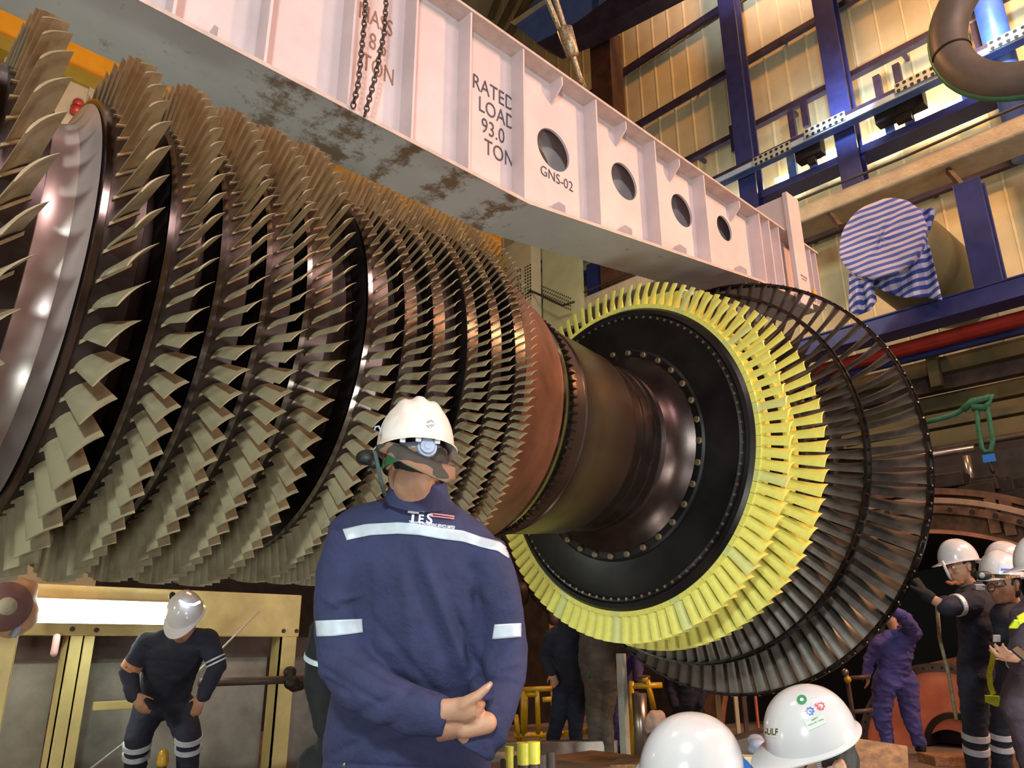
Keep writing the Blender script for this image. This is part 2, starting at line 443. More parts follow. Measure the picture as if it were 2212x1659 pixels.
# solid drum / discs
HUBS = []
prof_gap = []
discs = []
for ri, (xte, rt, n, ch, rr, tR, tT, a0) in enumerate(rows):
    x0 = xte-ch-.022 if ri else .20; x1 = xte+.006 if ri else xte+.03
    if ri == 0: x0 = .22; x1 = .40
    if ri == 1: x0 = .565
    if 2 <= ri <= 5: x0 = xte-ch-.062
    if ri == 6: x0 = xte-ch-.06
    rim = rr
    g = .02 if ri < 7 else .012
    pf = [(x0, rr-.14), (x0, rr-.02), (x0+.006, rr+.006), (x0+.030, rr+.008), (x0+.034, rr-.004), (x1, rr), (x1+.004, rr-.01), (x1+.004, rr-.14)]
    if ri >= 7: pf = [(x0, rr-.10), (x0, rr-.01), (x0+.004, rr), (x1, rr), (x1+.003, rr-.008), (x1+.003, rr-.10)]
    d = lathe('compressor_disc', pf, M_hub, rotor)
    # glossy front lip
    discs.append(d)
    if ri < 7:
        lathe('rim_band', [(x0+.004, rr+.0), (x0+.006, rr+.010), (x0+.028, rr+.011), (x0+.031, rr+.0)], M_ring, d)
NIND = 100; used = {}
for sc, ri, ph in cand[:NIND]:
    o = bpy.data.objects.new('compressor_blade', bm_rows[ri]); COL.objects.link(o); o.parent = discs[ri]; set_axis(o, discs[ri], ph)
rest = {}
for sc, ri, ph in cand[NIND:]: rest.setdefault(ri, []).append(ph)
me = join_rot([(bm_rows[ri], ps) for ri, ps in rest.items()], 'compressor_blade')
o = link('compressor_blade', me, M_comp, rotor); o['kind'] = 'stuff'
# core shaft, left end, spacer
lathe('shaft_core', [(-2.6,.22),(-2.6,.30),(-1.9,.30),(-1.88,.42),(-1.5,.42),(-1.46,.60),(-.6,.72),(.1,.74),(.6,.76),(1.5,.78),(1.62,.80),(1.66,.86),(2.5,.9),(2.62,.9),(2.64,.7)], M_groove, rotor)
lathe('spacer_ring', [(-.35,.70),(-.33,.86),(.205,.862),(.21,.85),(.215,.70)], M_spacer, rotor)
lathe('spacer_ring', [(.392,.70),(.394,.765),(.40,.762),(.44,.760),(.49,.764),(.52,.778),(.54,.805),(.552,.84),(.562,.885),(.564,.70)], M_spacer, rotor)
for (xa, xb, r0) in ((1.54,1.60,.87),):
    pass
lathe('drum_cone', [(2.56,.9),(2.565,.975),(2.60,.965),(2.70,.925),(2.82,.875),(2.93,.830),(2.99,.806),(3.02,.80),(3.03,.775),(3.06,.772),(3.075,.75),(3.08,.6)], M_cone, rotor)
lathe('seal_ring', [(3.075,.70),(3.08,.752),(3.13,.748),(3.16,.732),(3.20,.722),(3.205,.70)], M_ring, rotor)
lathe('barrel', [(3.20,.6),(3.205,.715),(3.24,.715),(3.245,.705),(3.33,.70),(3.34,.708),(3.36,.70),(3.50,.688),(3.66,.672),(3.80,.655),(3.86,.65),(3.865,.635),(3.90,.63),(3.905,.60)], M_barrel, rotor)
lathe('stepped_collar', [(3.89,.55),(3.9,.62),(3.99,.612),(3.995,.60),(4.02,.60),(4.025,.612),(4.11,.61),(4.12,.598),(4.14,.598),(4.145,.61),(4.20,.61),(4.215,.57),(4.25,.565),(4.27,.60),(4.32,.625),(4.36,.655),(4.395,.70),(4.42,.735),(4.425,.70),(4.43,.6)], M_barrel2, rotor)
lathe('disc_flange', [(4.42,.5),(4.425,.78),(4.435,.798),(4.455,.80),(4.46,.6)], M_disc, rotor)
# teeth in the seal ring, bolts and pins
tb = MB(); tb.box((3.175, YA-.745, ZA-.007), (3.215, YA-.71, ZA+.007)); tme = tb.mesh('seal_tooth'); tme.materials.append(M_barrel2)
for k in range(90):
    o = bpy.data.objects.new('seal_tooth', tme); COL.objects.link(o); o.parent = rotor; set_axis(o, rotor, k*4)
bb = MB(); bb.loft([(V(4.405,YA-.763,ZA), V(0,.019,0), V(0,0,.019)), (V(4.41,YA-.763,ZA), V(0,.023,0), V(0,0,.023)), (V(4.44,YA-.763,ZA), V(0,.023,0), V(0,0,.023))], 16)
bme = bb.mesh('bolt'); autosmooth(bme); bme.materials.append(M_bolt)
for k in range(32):
    o = bpy.data.objects.new('bolt', bme); COL.objects.link(o); o.parent = rotor; set_axis(o, rotor, -4.2-11.25*k)
# ---- turbine discs
def disc(name, prof, m): return lathe(name, prof, m, rotor)
d1 = disc('turbine_disc', [(4.43,.5),(4.45,.81),(4.452,.83),(4.458,1.03),(4.455,1.045),(4.468,1.06),(4.47,1.075),(4.455,1.09),(4.462,1.12),(4.49,1.141),(4.515,1.141),(4.62,1.141),(4.64,1.10),(4.64,.5)], M_disc)
pb = MB(); pb.box((4.455, YA-1.068, ZA-.008), (4.475, YA-1.050, ZA+.008)); pme = pb.mesh('locking_pin'); pme.materials.append(M_bolt)
NB1 = 97
for k in range(NB1):
    o = bpy.data.objects.new('locking_pin', pme); COL.objects.link(o); o.parent = d1; set_axis(o, d1, 360*k/NB1+1)
d2 = disc('turbine_disc', [(4.80,.5),(4.82,1.06),(4.86,1.14),(4.99,1.14),(5.02,1.09),(5.03,.5)], M_disc)
lathe('inter_disc_ring', [(4.63,.9),(4.63,1.08),(4.83,1.08),(4.83,.9)], M_disc, rotor)
d3 = disc('turbine_disc', [(5.15,.5),(5.17,1.02),(5.20,1.09),(5.40,1.11),(5.42,1.0),(5.43,.5)], M_disc)
d4 = disc('turbine_disc', [(5.60,.5),(5.62,1.0),(5.65,1.08),(5.92,1.12),(5.95,1.05),(5.97,.4)], M_disc)
lathe('inter_disc_ring', [(5.02,.8),(5.02,1.04),(5.17,1.04),(5.17,.8)], M_disc, rotor)
lathe('inter_disc_ring', [(5.41,.8),(5.41,1.02),(5.63,1.02),(5.63,.8)], M_disc, rotor)
lathe('rear_shaft', [(5.9,.5),(6.05,.45),(6.2,.32),(6.3,.30),(7.2,.30),(7.2,.2)], M_barrel2, rotor)
# yellow blades: platform box + blade
def turb_blade(x0, x1, rr, rt, n, xl_r, xl_t, ch_r, ch_t, tr, tt, thick=(.13,.09), cam=(.3,.22), nsp=6, plat=.035):
    mb = MB(); half = 180.0/n*.965
    # platform wedge
    vs = []
    for x in (x0, x1):
        for r in (rr-.012, rr+plat):
            for a in (-half, half): vs.append(pol(x, r, a))
    # idx: x0:(r0:-,+),(r1:-,+)
    mb.add(vs, [(0,1,3,2),(4,6,7,5),(2,3,7,6),(0,4,5,1),(1,5,7,3),(0,2,6,4)])
    blade_mb(xl_r, xl_t, ch_r, ch_t, rr+plat-.002, rt, tr, tt, -tr/2, -tt/2, nsp=nsp, thick=thick, cam=cam, mb=mb)
    return mb
ybl = []
mb = turb_blade(4.495, 4.625, 1.141, 1.358, NB1, 4.505, 4.522, .112, .082, .046, .088, thick=(.26,.14), cam=(.28,.18))
me1 = mb.mesh('yellow_turbine_blade'); autosmooth(me1, 45); me1.materials.append(M_yel)
me1b = me1.copy(); me1b.materials.clear(); me1b.materials.append(M_yel2)
NB2 = 89
mb = turb_blade(4.86, 5.0, 1.14, 1.407, NB2, 4.872, 4.899, .116, .080, .052, .100, thick=(.22,.10), cam=(.24,.18))
me2 = mb.mesh('yellow_turbine_blade'); autosmooth(me2, 45); me2.materials.append(M_yel)
c2 = []
for k in range(NB1):
    ph = -6.0 + 360*k/NB1; ph = (ph+180) % 360-180
    c2.append((1.0+.45*math.cos(math.radians(ph+25)) - (.9 if (-180 < ph < -152 or 118 < ph) else 0), 1, ph, k))
for k in range(NB2):
    ph = -1.0 + 360*k/NB2; ph = (ph+180) % 360-180
    c2.append((.95+.4*math.cos(math.radians(ph+25)) - (.9 if (ph < -98 or ph > 60) else 0), 2, ph, k))
c2.sort(reverse=True)
for sc, w, ph, k in c2[:100]:
    dd = d1 if w == 1 else d2
    o = bpy.data.objects.new('yellow_turbine_blade', (me1b if k % 7 == 3 else me1) if w == 1 else me2); COL.objects.link(o); o.parent = dd; set_axis(o, dd, ph)
me = join_rot([(me1, [p for s_, w, p, k in c2[100:] if w == 1]), (me2, [p for s_, w, p, k in c2[100:] if w == 2])], 'yellow_turbine_blade')
o = link('yellow_turbine_blade', me, M_yel, rotor); o['kind'] = 'stuff'
# dark blades, rows 3 and 4, with interlocking tip shrouds
def dark_blade(n, x0, x1, rr, rt, xl_r, xl_t, ch_r, ch_t, tr, tt, sh_x0, sh_x1, sh_r):
    mb = turb_blade(x0, x1, rr, rt, n, xl_r, xl_t, ch_r, ch_t, tr, tt, thick=(.12,.03), cam=(.26,.06), nsp=8, plat=.02)
    m2 = MB(); h = 180.0/n
    K = 4
    for (xa, xb, ra, rb) in ((sh_x0, sh_x1, sh_r-.022, sh_r-.006), (sh_x0+(sh_x1-sh_x0)*.55, sh_x0+(sh_x1-sh_x0)*.85, sh_r-.008, sh_r+.004)):
        vs = []
        for i in range(K+1):
            a = -h*.97 + 2*h*.97*i/K
            for x, r in ((xa, ra), (xb, ra), (xb, rb), (xa, rb)):
                sk = (.35*h if x == xb else -.35*h)
                vs.append(pol(x, r, a+sk))
        fs = [(0,3,2,1), (4*K,4*K+1,4*K+2,4*K+3)]
        for i in range(K):
            for j in range(4):
                j2 = (j+1) % 4; fs.append((4*i+j, 4*i+j2, 4*i+4+j2, 4*i+4+j))
        m2.add(vs, fs)
    return mb, m2
NB3, NB4 = 96, 90
mb3, sh3 = dark_blade(NB3, 5.19, 5.41, 1.11, 1.495, 5.22, 5.30, .16, .075, .05, .088, 5.30, 5.385, 1.512)
mb4, sh4 = dark_blade(NB4, 5.65, 5.93, 1.10, 1.735, 5.70, 5.765, .19, .080, .05, .112, 5.765, 5.85, 1.750)
dme = []
for nm, mb, sh in (('dark_turbine_blade', mb3, sh3), ('dark_turbine_blade', mb4, sh4)):
    me = mb.mesh(nm); autosmooth(me, 45); me.materials.append(M_dark)
    ms = sh.mesh('tip_shroud'); autosmooth(ms, 30); ms.materials.append(M_shroud)
    dme.append((me, ms))
# bright knuckle at shroud joint
kb = MB(); kb.ell(pol(5.80, 1.752, -2.0), V(.012,0,0), V(0,0,.010), V(0,.008,0), 8); kme = kb.mesh('shroud_joint'); kme.materials.append(M_steel)
c3 = []
for k in range(NB3):
    ph = -1.0+360*k/NB3; ph = (ph+180) % 360-180; c3.append((.5+.35*math.cos(math.radians(ph+10)) - (1 if ph < -96 or ph > 82 else 0), 0, ph))
for k in range(NB4):
    ph = 1.4+360*k/NB4+2.0; ph = (ph+180) % 360-180; c3.append((1.+.35*math.cos(math.radians(ph+10)) - (.8 if ph < -108 or ph > 92 else 0), 1, ph))
c3.sort(reverse=True)
for sc, w, ph in c3[:100]:
    dd = (d3, d4)[w]
    o = bpy.data.objects.new('dark_turbine_blade', dme[w][0]); COL.objects.link(o); o.parent = dd; set_axis(o, dd, ph)
for w in (0, 1):
    ps = [p for s_, ww, p in c3 if ww == w]
    me = join_rot([(dme[w][1], ps)], 'shroud_ring'); link('shroud_ring', me, M_shroud, rotor)
me = join_rot([(dme[w][0], [p for s_, ww, p in c3[100:] if ww == w]) for w in (0, 1)], 'dark_turbine_blade')
o = link('dark_turbine_blade', me, M_dark, rotor); o['kind'] = 'stuff'
for k in range(NB4):
    o = bpy.data.objects.new('shroud_joint', kme); COL.objects.link(o); o.parent = rotor; set_axis(o, rotor, 360*k/NB4+3.4)
# ================================================================== LIFTING BEAM
BY0, BY1 = 3.316, 3.824
ZT = 4.29+CZ; ZB = 2.925+CZ
def zb(x): return ZB if x < 3.32 else ZB+(x-3.32)*.152 if x < 6.55 else ZB+3.23*.152+(x-6.55)*.105
beam = empty('lifting_beam', (3.3, 3.57, ZB), 'long pale painted steel lifting beam with stencilled load figures hanging over the rotor', 'lifting beam')
WY = 3.46
holes = [(3.745, 3.655+CZ, .18), (4.625, 3.77+CZ, .172), (5.48, 3.842+CZ, .165), (6.225, 3.95+CZ, .135)]
def web(y, name):
    bm = bmesh.new()
    xs = -1.6; outer = []
    top = ZT-.02
    # outline polygon with round holes through triangle_fill
    pts = [(xs, ZB+.01), (3.32, ZB+.01), (6.55, zb(6.55)+.01), (8.0, zb(8.0)+.01), (8.0, top), (xs, top)]
    vs = [bm.verts.new((x, y, z)) for x, z in pts]
    ed = [bm.edges.new((vs[i], vs[(i+1) % len(vs)])) for i in range(len(vs))]
    for hx, hz, r in holes:
        hv = [bm.verts.new((hx+r*math.cos(2*PI*k/36), y, hz+r*math.sin(2*PI*k/36))) for k in range(36)]
        ed += [bm.edges.new((hv[i], hv[(i+1) % 36])) for i in range(36)]
    bmesh.ops.triangle_fill(bm, use_beauty=True, use_dissolve=False, edges=ed)
    ret = bmesh.ops.extrude_face_region(bm, geom=bm.faces[:])
    bmesh.ops.translate(bm, vec=(0, .02, 0), verts=[v for v in ret['geom'] if isinstance(v, bmesh.types.BMVert)])
    bmesh.ops.recalc_face_normals(bm, faces=bm.faces[:])
    me = bpy.data.meshes.new(name); bm.to_mesh(me); bm.free()
    return link(name, me, M_beam, beam)
web(WY, 'web_plate'); web(3.66, 'web_plate')
m = MB(); m.box((-1.6, BY0, ZT-.025), (8.02, BY1, ZT)); m.build('top_flange', M_edge, beam, bevel=.003)
mb = MB()
secs = [(-1.6, ZB), (3.32, ZB), (6.55, zb(6.55)), (8.0, zb(8.0))]
vs = []
for x, z in secs:
    for y, dz in ((BY0, 0), (BY1, 0), (BY1, .025), (BY0, .025)): vs.append((x, y, z+dz))
fs = [(0,1,2,3), tuple(reversed((12,13,14,15)))]
for i in range(3):
    for j in range(4):
        j2 = (j+1) % 4; fs.append((4*i+j, 4*i+4+j, 4*i+4+j2, 4*i+j2))
mb.add(vs, fs)
mb.build('bottom_flange', M_under, beam)
m = MB()
sb = [(-1.6, ZB), (3.32, ZB), (6.55, zb(6.55)), (8.0, zb(8.0))]
for i in range(3):
    m.bar((sb[i][0], BY0-.002, sb[i][1]+.0125), (sb[i+1][0], BY0-.002, sb[i+1][1]+.0125), .006, .027)
m.build('flange_edge', M_edge, beam)
for x in (-.65, -.15, .36, .87, 1.353, 1.867, 2.321, 2.784, 3.30, 4.131, 4.926, 5.70, 6.72, 6.92, 7.12, 7.70, 7.83, 7.97):
    m = MB()
    for ya, yb in ((BY0+.012, WY), (3.68, BY1-.01)):
        m.box((x-.008, ya, zb(x)+.02), (x+.008, yb, ZT-.02))
    m.build('stiffener', M_beam, beam)
for x in (1.10, 3.73, 4.53, 5.31, 6.35):
    for top in (0, 1):
        m = MB(); w = .10 if x > 2 else .1; h = .15
        z0 = ZT-.022 if top else zb(x)+.02; s = -1 if top else 1
        if x < 2 and top: continue
        for yy, sg in ((WY, -1),):
            pts = [(yy, z0), (yy-.125, z0), (yy-.125, z0+s*h*.55), (yy-.06, z0+s*h), (yy, z0+s*h*(1.3 if top else 1))]
            vs = [(x-.007, y, z) for y, z in pts]+[(x+.007, y, z) for y, z in pts]
            m.add(vs, [tuple(range(5)), tuple(reversed(range(5, 10)))]+[(i, i+5, (i+1) % 5+5, (i+1) % 5) for i in range(5)])
        m.build('gusset', M_beam, beam)
# stencils on the web
def stencil(lines, p_tl, size, lead, m, name='stencil_text', sx=.8):
    for i, (t, dx) in enumerate(lines):
        Mx = frame((p_tl[0]+dx, WY-.004, p_tl[1]-i*lead), (1,0,0), (0,0,1))
        me = text_mesh(t, size, Mx, .0008, sx=sx, align='LEFT', bold=-.001); link(name, me, m, beam)
pm = at(786, 28, Y=WY); stencil([('MASS', -.02), ('8.6', .07), ('TON', .03)], (pm.x-.02, pm.z), .185, .185, M_txto, sx=.60)
pr = at(1026, 178, Y=WY); stencil([('RATED/', -.03), ('LOAD', .03), ('93.0', .06), ('TON', .09)], (pr.x, pr.z), .18, .165, M_txt, sx=.74)
pg = at(1166, 366, Y=WY); stencil([('GNS-02', 0)], (pg.x, pg.z), .125, .1, M_txt, sx=.9)
pk = at(1703, 588, Y=BY0); 
# cross head at the far end
cross = MB(); cross.box((7.25, 3.24, zb(7.4)-.12), (7.52, 3.30, ZT+.44)); cross.box((7.25, 3.84, zb(7.4)-.1), (7.52, 3.9, ZT+.44)); 
cross.box((7.28, 3.30, ZT+.001), (7.32, 3.84, ZT+.42))
cr = cross.build('cross_head', M_beam, beam, bevel=.01)
for z, sz in ((zb(7.4)+.22, .03), (zb(7.4)+.185, .02)):
    me = text_mesh('SWL 46 TON', sz, frame((7.38, 3.236, z), (1,0,0), (0,0,1)), .0008, sx=.8); link('stencil_text', me, M_txt, beam)
m = MB(); m.ell((7.80, BY0+.01, zb(7.8)+.16), (.035,0,0), (0,.02,0), (0,0,.04)); m.build('yellow_knob', M_yell, beam, True)
# wire rope slings and chains
def wirerope(name, a, b, r, label, extra=None):
    mb = MB(); n = 26; pts = []
    a = Vector(a); b = Vector(b)
    o = empty(name, b, label, 'wire rope', 'crane wire ropes at the beam top')
    mb.tube([a.lerp(b, i/8) for i in range(9)], r, 8); mb.build('rope', M_wire, o, True)
    if extra:
        m2 = MB(); m2.tube([a.lerp(b, .45), a.lerp(b, .47), a.lerp(b, .72), a.lerp(b, .75)], [r*1.4, r*2.6, r*2.2, r*1.2], 12); m2.build('socket', M_wire, o, True)
    return o
w1 = at(1262, 195, Y=3.6); w0 = at(1166, -40, Y=3.6)
wirerope('wire_rope', w0, at(1262, 190, Y=3.62), .026, 'bare steel wire rope running up from the beam top beside the socketed rope')
wirerope('wire_rope', at(1188, -40, Y=3.5), at(1256, 180, Y=3.5), .026, 'steel wire rope with thick socket running up from the beam top', True)
def chain(pts, label, L=.052, r=.0055):
    o = empty('chain', pts[0], label, 'chain', 'chains hanging on the beam side')
    mb = MB(); cum = []
    tot = sum((pts[i+1]-pts[i]).length for i in range(len(pts)-1)); n = int(tot/(L*.72)); 
    def P(s):
        s *= tot
        for i in range(len(pts)-1):
            l = (pts[i+1]-pts[i]).length
            if s <= l or i == len(pts)-2: return pts[i].lerp(pts[i+1], s/l), (pts[i+1]-pts[i]).normalized()
            s -= l
    for k in range(n):
        c, d = P((k+.5)/n); sd = Vector((0,1,0)) if k % 2 else d.cross(Vector((0,1,0))).normalized()
        ring = []
        for j in range(11):
            a = 2*PI*j/10; ring.append(c + d*math.sin(a)*L*.5 + sd*math.cos(a)*L*.28)
        mb.tube(ring, r, 5)
    mb.build('links', M_brownst, o, True)
chain([at(794, -60, Y=3.30), at(786, 60, Y=3.30), at(774, 180, Y=3.30), at(762, 232, Y=3.30)], 'short rusty chain hanging at left over the MASS stencil')
chain([at(838, -60, Y=3.30), at(830, 70, Y=3.30), at(812, 160, Y=3.30), at(788, 250, Y=3.30)], 'longer rusty chain hanging at right across the MASS stencil')

# ================================================================== HALL
def struct(name, mb, m, parent=None, bevel=0, smooth=False):
    o = mb.build(name, m, parent, smooth, bevel)
    if parent is None: o['kind'] = 'structure'
    return o
XW, YW, X0, Y0, ZC = 15.0, 17.0, -9.0, -9.0, 25.0
m = MB(); m.box((X0, Y0, -.3), (XW+.3, YW+.3, 0)); struct('floor', m, M_floor)
m = MB(); m.box((X0, Y0, ZC), (XW+.3, YW+.3, ZC+.2)); struct('ceiling', m, M_ceil)
m = MB(); m.box((X0-.2, Y0, 0), (X0, YW, ZC)); struct('wall_back', m, M_clad)
m = MB(); m.box((X0, Y0-.2, 0), (XW, Y0, ZC)); struct('wall_front', m, M_clad)
m = MB(); m.box((X0, YW, 0), (XW+.2, YW+.2, ZC)); struct('wall_left', m, M_clad)
m = MB(); m.box((XW, Y0, 0), (XW+.2, YW, ZC)); struct('wall_right', m, M_clad)
m = MB(); y = Y0+.2
while y < YW:
    m.box((XW-.02, y-.022, 0), (XW+.01, y+.022, ZC)); y += .52
struct('trim_1', m, M_seam)
# lower part of the right wall: darker masonry
m = MB(); m.box((XW-.12, Y0, 0), (XW-.021, YW, 4.1+CZ)); struct('trim_2', m, mat('olive dado wall', (112,100,68), .7, 0., .1, 1))
def zline(px, py, X): return at(px, py, X=X).z
def girt(px, py, X, h, dpt=.12, name='girt', m=None, y0=Y0, y1=YW, label=None, zc=None, cat='girt', group='dark wall girts'):
    z = zc if zc is not None else zline(px, py, X)
    mb = MB(); mb.box((X-dpt/2, y0, z-h/2), (X+dpt/2, y1, z+h/2)); yy = y0+.5
    while yy < y1: mb.box((X+dpt/2, yy-.04, z-.05), (XW-.03, yy+.04, z+.05)); yy += 2.45
    o = mb.build(name, m or M_dkpurple, None, bevel=.008); tag(o, label, cat, group); return o
girt(1700, 82, 14.85, .17, label='dark girt crossing the wall panels between the blue columns')
girt(1400, 122, 14.85, .2, label='topmost dark girt on the wall, above the orange lit panels')
girt(1720, 226, 14.6, .15, .16, label='dark girt rail carrying short studs just above the cable tray')
girt(1600, 622+0, 14.8, .16, zc=zline(1640, 560, 14.8), label='dark girt below the beige beam, seen by the cloth wrapped pipe')
# window strip ledge and cable tray
zl = zline(1740, 384, 14.5)
lb = MB(); lb.box((14.25, Y0, zl-.17), (14.75, YW, zl)); o = lb.build('ledge_beam', M_blue, None, bevel=.01); tag(o, 'bright lit blue ledge beam under the glowing wall strip', 'steel beam')
# columns on the wall
def column(px, py, X, w, dpt, z0, z1, m, label, rnd=False):
    p = at(px, py, X=X); mb = MB()
    if rnd: mb.tube([V(X, p.y, z0), V(X, p.y, z1)], w/2, 28)
    else:
        # I-section: two flanges and web
        mb.box((X-dpt/2, p.y-w/2, z0), (X-dpt/2+.05, p.y+w/2, z1)); mb.box((X+dpt/2-.05, p.y-w/2, z0), (X+dpt/2, p.y+w/2, z1)); mb.box((X-dpt/2+.05, p.y-w*.25, z0), (X+dpt/2-.05, p.y+w*.25, z1))
    o = mb.build('steel_column', m, None, rnd, 0 if rnd else .006); tag(o, label, 'column'); return o
zc_ = zline(1760, 440, 13.6)
column(1600, 215, 14.2, .42, .36, zc_-.4, ZC, M_blue, 'left blue wall column above the beam end')
column(1815, 200, 14.2, .42, .36, zc_-.4, ZC, M_blue, 'middle blue wall column with a bright lit patch')
column(2165, 130, 14.2, .46, .36, zc_-.4, ZC, M_bluel, 'round light blue wall column behind the curved duct', True)
# tray with holes
M_plate = mat('grey blue plate', (150,160,160), .5, 0, .1, 5)
zt = zline(1740, 318, 13.9)
tr = empty('cable_tray', (13.9, 3, zt), 'blue white cable tray with perforated plates running along the wall', 'cable tray')
mb = MB(); mb.box((13.9, Y0, zt+.10), (13.94, YW, zt+.36)); mb.build('dark_rail', M_dkpurple, tr)
mb = MB(); mb.box((13.55, Y0, zt-.02), (13.9, YW, zt+.02)); mb.box((13.85, Y0, zt), (13.9, YW, zt+.12)); mb.build('bottom_plate', M_bluel, tr)
mb = MB(); mb.box((13.5, Y0, zt-.14), (13.53, YW, zt-.02)); mb.build('skirt', mat('pale blue skirt', (150,170,200), .5, 0, .08, 3), tr)
for k, (px, py) in enumerate([(1668,334),(1782,272),(1985,170),(2195,75)]):
    p = at(px, py, X=13.5); mb = MB(); mb.box((13.46, p.y-.42, p.z-.10), (13.49, p.y+.42, p.z+.10)); hb = mb
    for i in range(7):
        for j in range(2): 
            c = V(13.455, p.y-.36+.12*i, p.z-.07+.12*j); hb.loft([(c, V(0,.035,0), V(0,0,.035)), (c+V(.01,0,0), V(0,.035,0), V(0,0,.035))], 10, True, 1)
    mb.build('perforated_plate', [M_plate, M_black], tr)
for px, py in [(1708,282),(1735,258),(1893,205),(1935,180),(2105,90),(1582,312)]:
    p = at(px, py-40, X=14.55); q = at(px, py+20, X=14.55)
    mb = MB(); mb.box((14.5, p.y-.07, q.z), (14.6, p.y+.07, p.z)); o = mb.build('stud_post', M_dkpurple); tag(o, 'short dark stud between girt rail and cable tray', 'post', 'short dark studs over the tray')
for px, py in [(1707,370),(1752,352),(1913,268),(1955,250),(2078,200)]:
    p = at(px, py-46, X=14.4); q = at(px, py+22, X=14.4)
    mb = MB(); mb.box((14.35, p.y-.09, zl), (14.45, p.y+.09, p.z)); o = mb.build('bright_post', M_bluel); tag(o, 'light blue post standing on the ledge in front of the lit wall strip', 'post', 'light blue posts on the ledge')
# dark clutter boxes below the tray
for px, py, w, h in [(1745,318,.55,.5),(1940,225,.9,.5)]:
    p = at(px, py, X=14.0); mb = MB(); mb.box((13.95, p.y-w/2, p.z-h/2), (14.2, p.y+w/2, p.z+h/2)); mb.box((14.0, p.y-w*.2, p.z-h*.8), (14.1, p.y+w*.1, p.z+h*.2))
    mb.box((13.9, p.y-.05, p.z), (14.0, p.y+.05, zt+.12)); mb.build('junction_box', M_dkbr, tr)
# wall lamps giving the glow
for k, (px, py) in enumerate([(1690, 385), (1790,330), (1895,290), (1990,235), (2060,225)]):
    p = at(px, py, X=14.78); mb = MB(); mb.box((14.72, p.y-.16, p.z-.03), (14.98, p.y+.16, p.z+.03))
    o = mb.build('strip_lamp', M_lampw); tag(o, 'glowing strip lamp behind the posts on the lit wall strip', 'lamp', 'strip lamps on the wall')
# beige fireproofed beam with cable on top
zc0 = zline(1960, 349, 13.0); zc1 = zline(1960, 387, 13.0)
ye = at(1200, 680, X=13.0).y
mb = MB(); N = 40
ys = [Y0+(ye-Y0)*i/N for i in range(N+1)]
mb.loft([(V(13.3, y, (zc0+zc1)/2), V(.32, 0, 0)*1.25, V(0, 0, (zc0-zc1)/2)*1.42) for y in ys], 4)
vsn = []
fb = MB(); fb.box((13.0, Y0, zc1), (13.7, ye, zc0))
o = fb.build('fireproofed_beam', M_conc, None, bevel=.04); tag(o, 'beige fireproofed beam running along the right wall below the ledge', 'beam')
mb = MB(); mb.tube([V(12.95, Y0+(ye-Y0)*i/30, zc0+.10+.02*math.sin(i*1.3)) for i in range(31)], .025, 6); o = mb.build('cable', M_cable, None, True); tag(o, 'thin dark cable running along the top of the beige beam', 'cable')
for (px, py) in [(1630+280, 465), (1345+710+10, 400)]: pass
for nm, px, py, px2, py2 in [('left', 1790, 455, 1822, 500), ('right', 2048, 368, 2092, 418)]:
    a = at(px, py, X=13.2); b = at(px2, py2, X=12.4)
    b = a.lerp(b, .8); mb = MB(); mb.bar(a, b, .07, .10); o = mb.build('beam_bracket', M_brownst); tag(o, 'thin brown bracket arm under the fireproofed beam ' + ('beside the cloth wrapped pipe' if nm == 'left' else 'over the short blue post'), 'bracket')
# short blue post
p0 = at(2092, 398, X=12.2); p1 = at(2130, 640, X=12.2)
mb = MB(); 
for dx in (-.14, .10): mb.box((12.2+dx, p0.y-.19, p1.z-.1), (12.2+dx+.04, p0.y+.19, p0.z))
mb.box((12.1, p0.y-.07, p1.z-.1), (12.3, p0.y+.07, p0.z)); o = mb.build('steel_column', M_blue, None, bevel=.01); tag(o, 'short glossy blue post standing on the low blue beam right of the striped cloth', 'column')
# low blue beam
xb = 11.9
zb0 = zline(2100, 628, xb); zb1 = zline(2100, 665, xb)
mb = MB(); mb.box((xb, Y0, zb1), (xb+.03, 9.0, zb0)); mb.box((xb-.02, Y0, zb0), (xb+.4, 9.0, zb0+.03)); mb.box((xb-.02, Y0, zb1-.03), (xb+.4, 9.0, zb1))
o = mb.build('blue_beam', M_blue, None, bevel=.006); tag(o, 'wide low blue beam under the striped cloth', 'steel beam')
def pipe(name, p, q, r, m, label, cat='pipe', n=20):
    mb = MB(); mb.tube([p, q], r, n); o = mb.build(name, m, None, True); return tag(o, label, cat)
zr = zline(2100, 716, 12.3); pipe('red_pipe', V(12.3, -8.9, zr), V(12.3, 9, zr), .115, M_red, 'straight red pipe running below the low blue beam')
zz = zline(2100, 741, 12.5); mb = MB(); mb.box((12.45, Y0, zz-.05), (12.55, 9, zz+.05)); o = mb.build('thin_blue_beam', M_blue); tag(o, 'thin blue beam just under the red pipe', 'steel beam')
for (py, h, X, mm, lb) in [(776, .26, 13.0, M_olive, 'olive steel girder under the thin blue beam'), (812, .30, 13.2, M_brownst, 'purple brown girder across the wall behind the turbine'), (858, .26, 13.6, M_olive, 'lower olive girder under the purple brown one'), (905, .12, 13.0, M_olive, 'narrow olive rail above the green sling hook')]:
    zz = zline(2100, py, X); mb = MB(); mb.box((X-.1, Y0+.05, zz-h/2), (X+.1, 10, zz+h/2)); o = mb.build('girder', mm, None, bevel=.01); tag(o, lb, 'girder')
p = at(2016, 790, X=12.8); mb = MB(); mb.box((12.75, p.y-.08, p.z-.35), (12.9, p.y+.08, p.z+.25)); o = mb.build('bracket', M_olive); tag(o, 'small olive upright bracket between the girders', 'bracket')
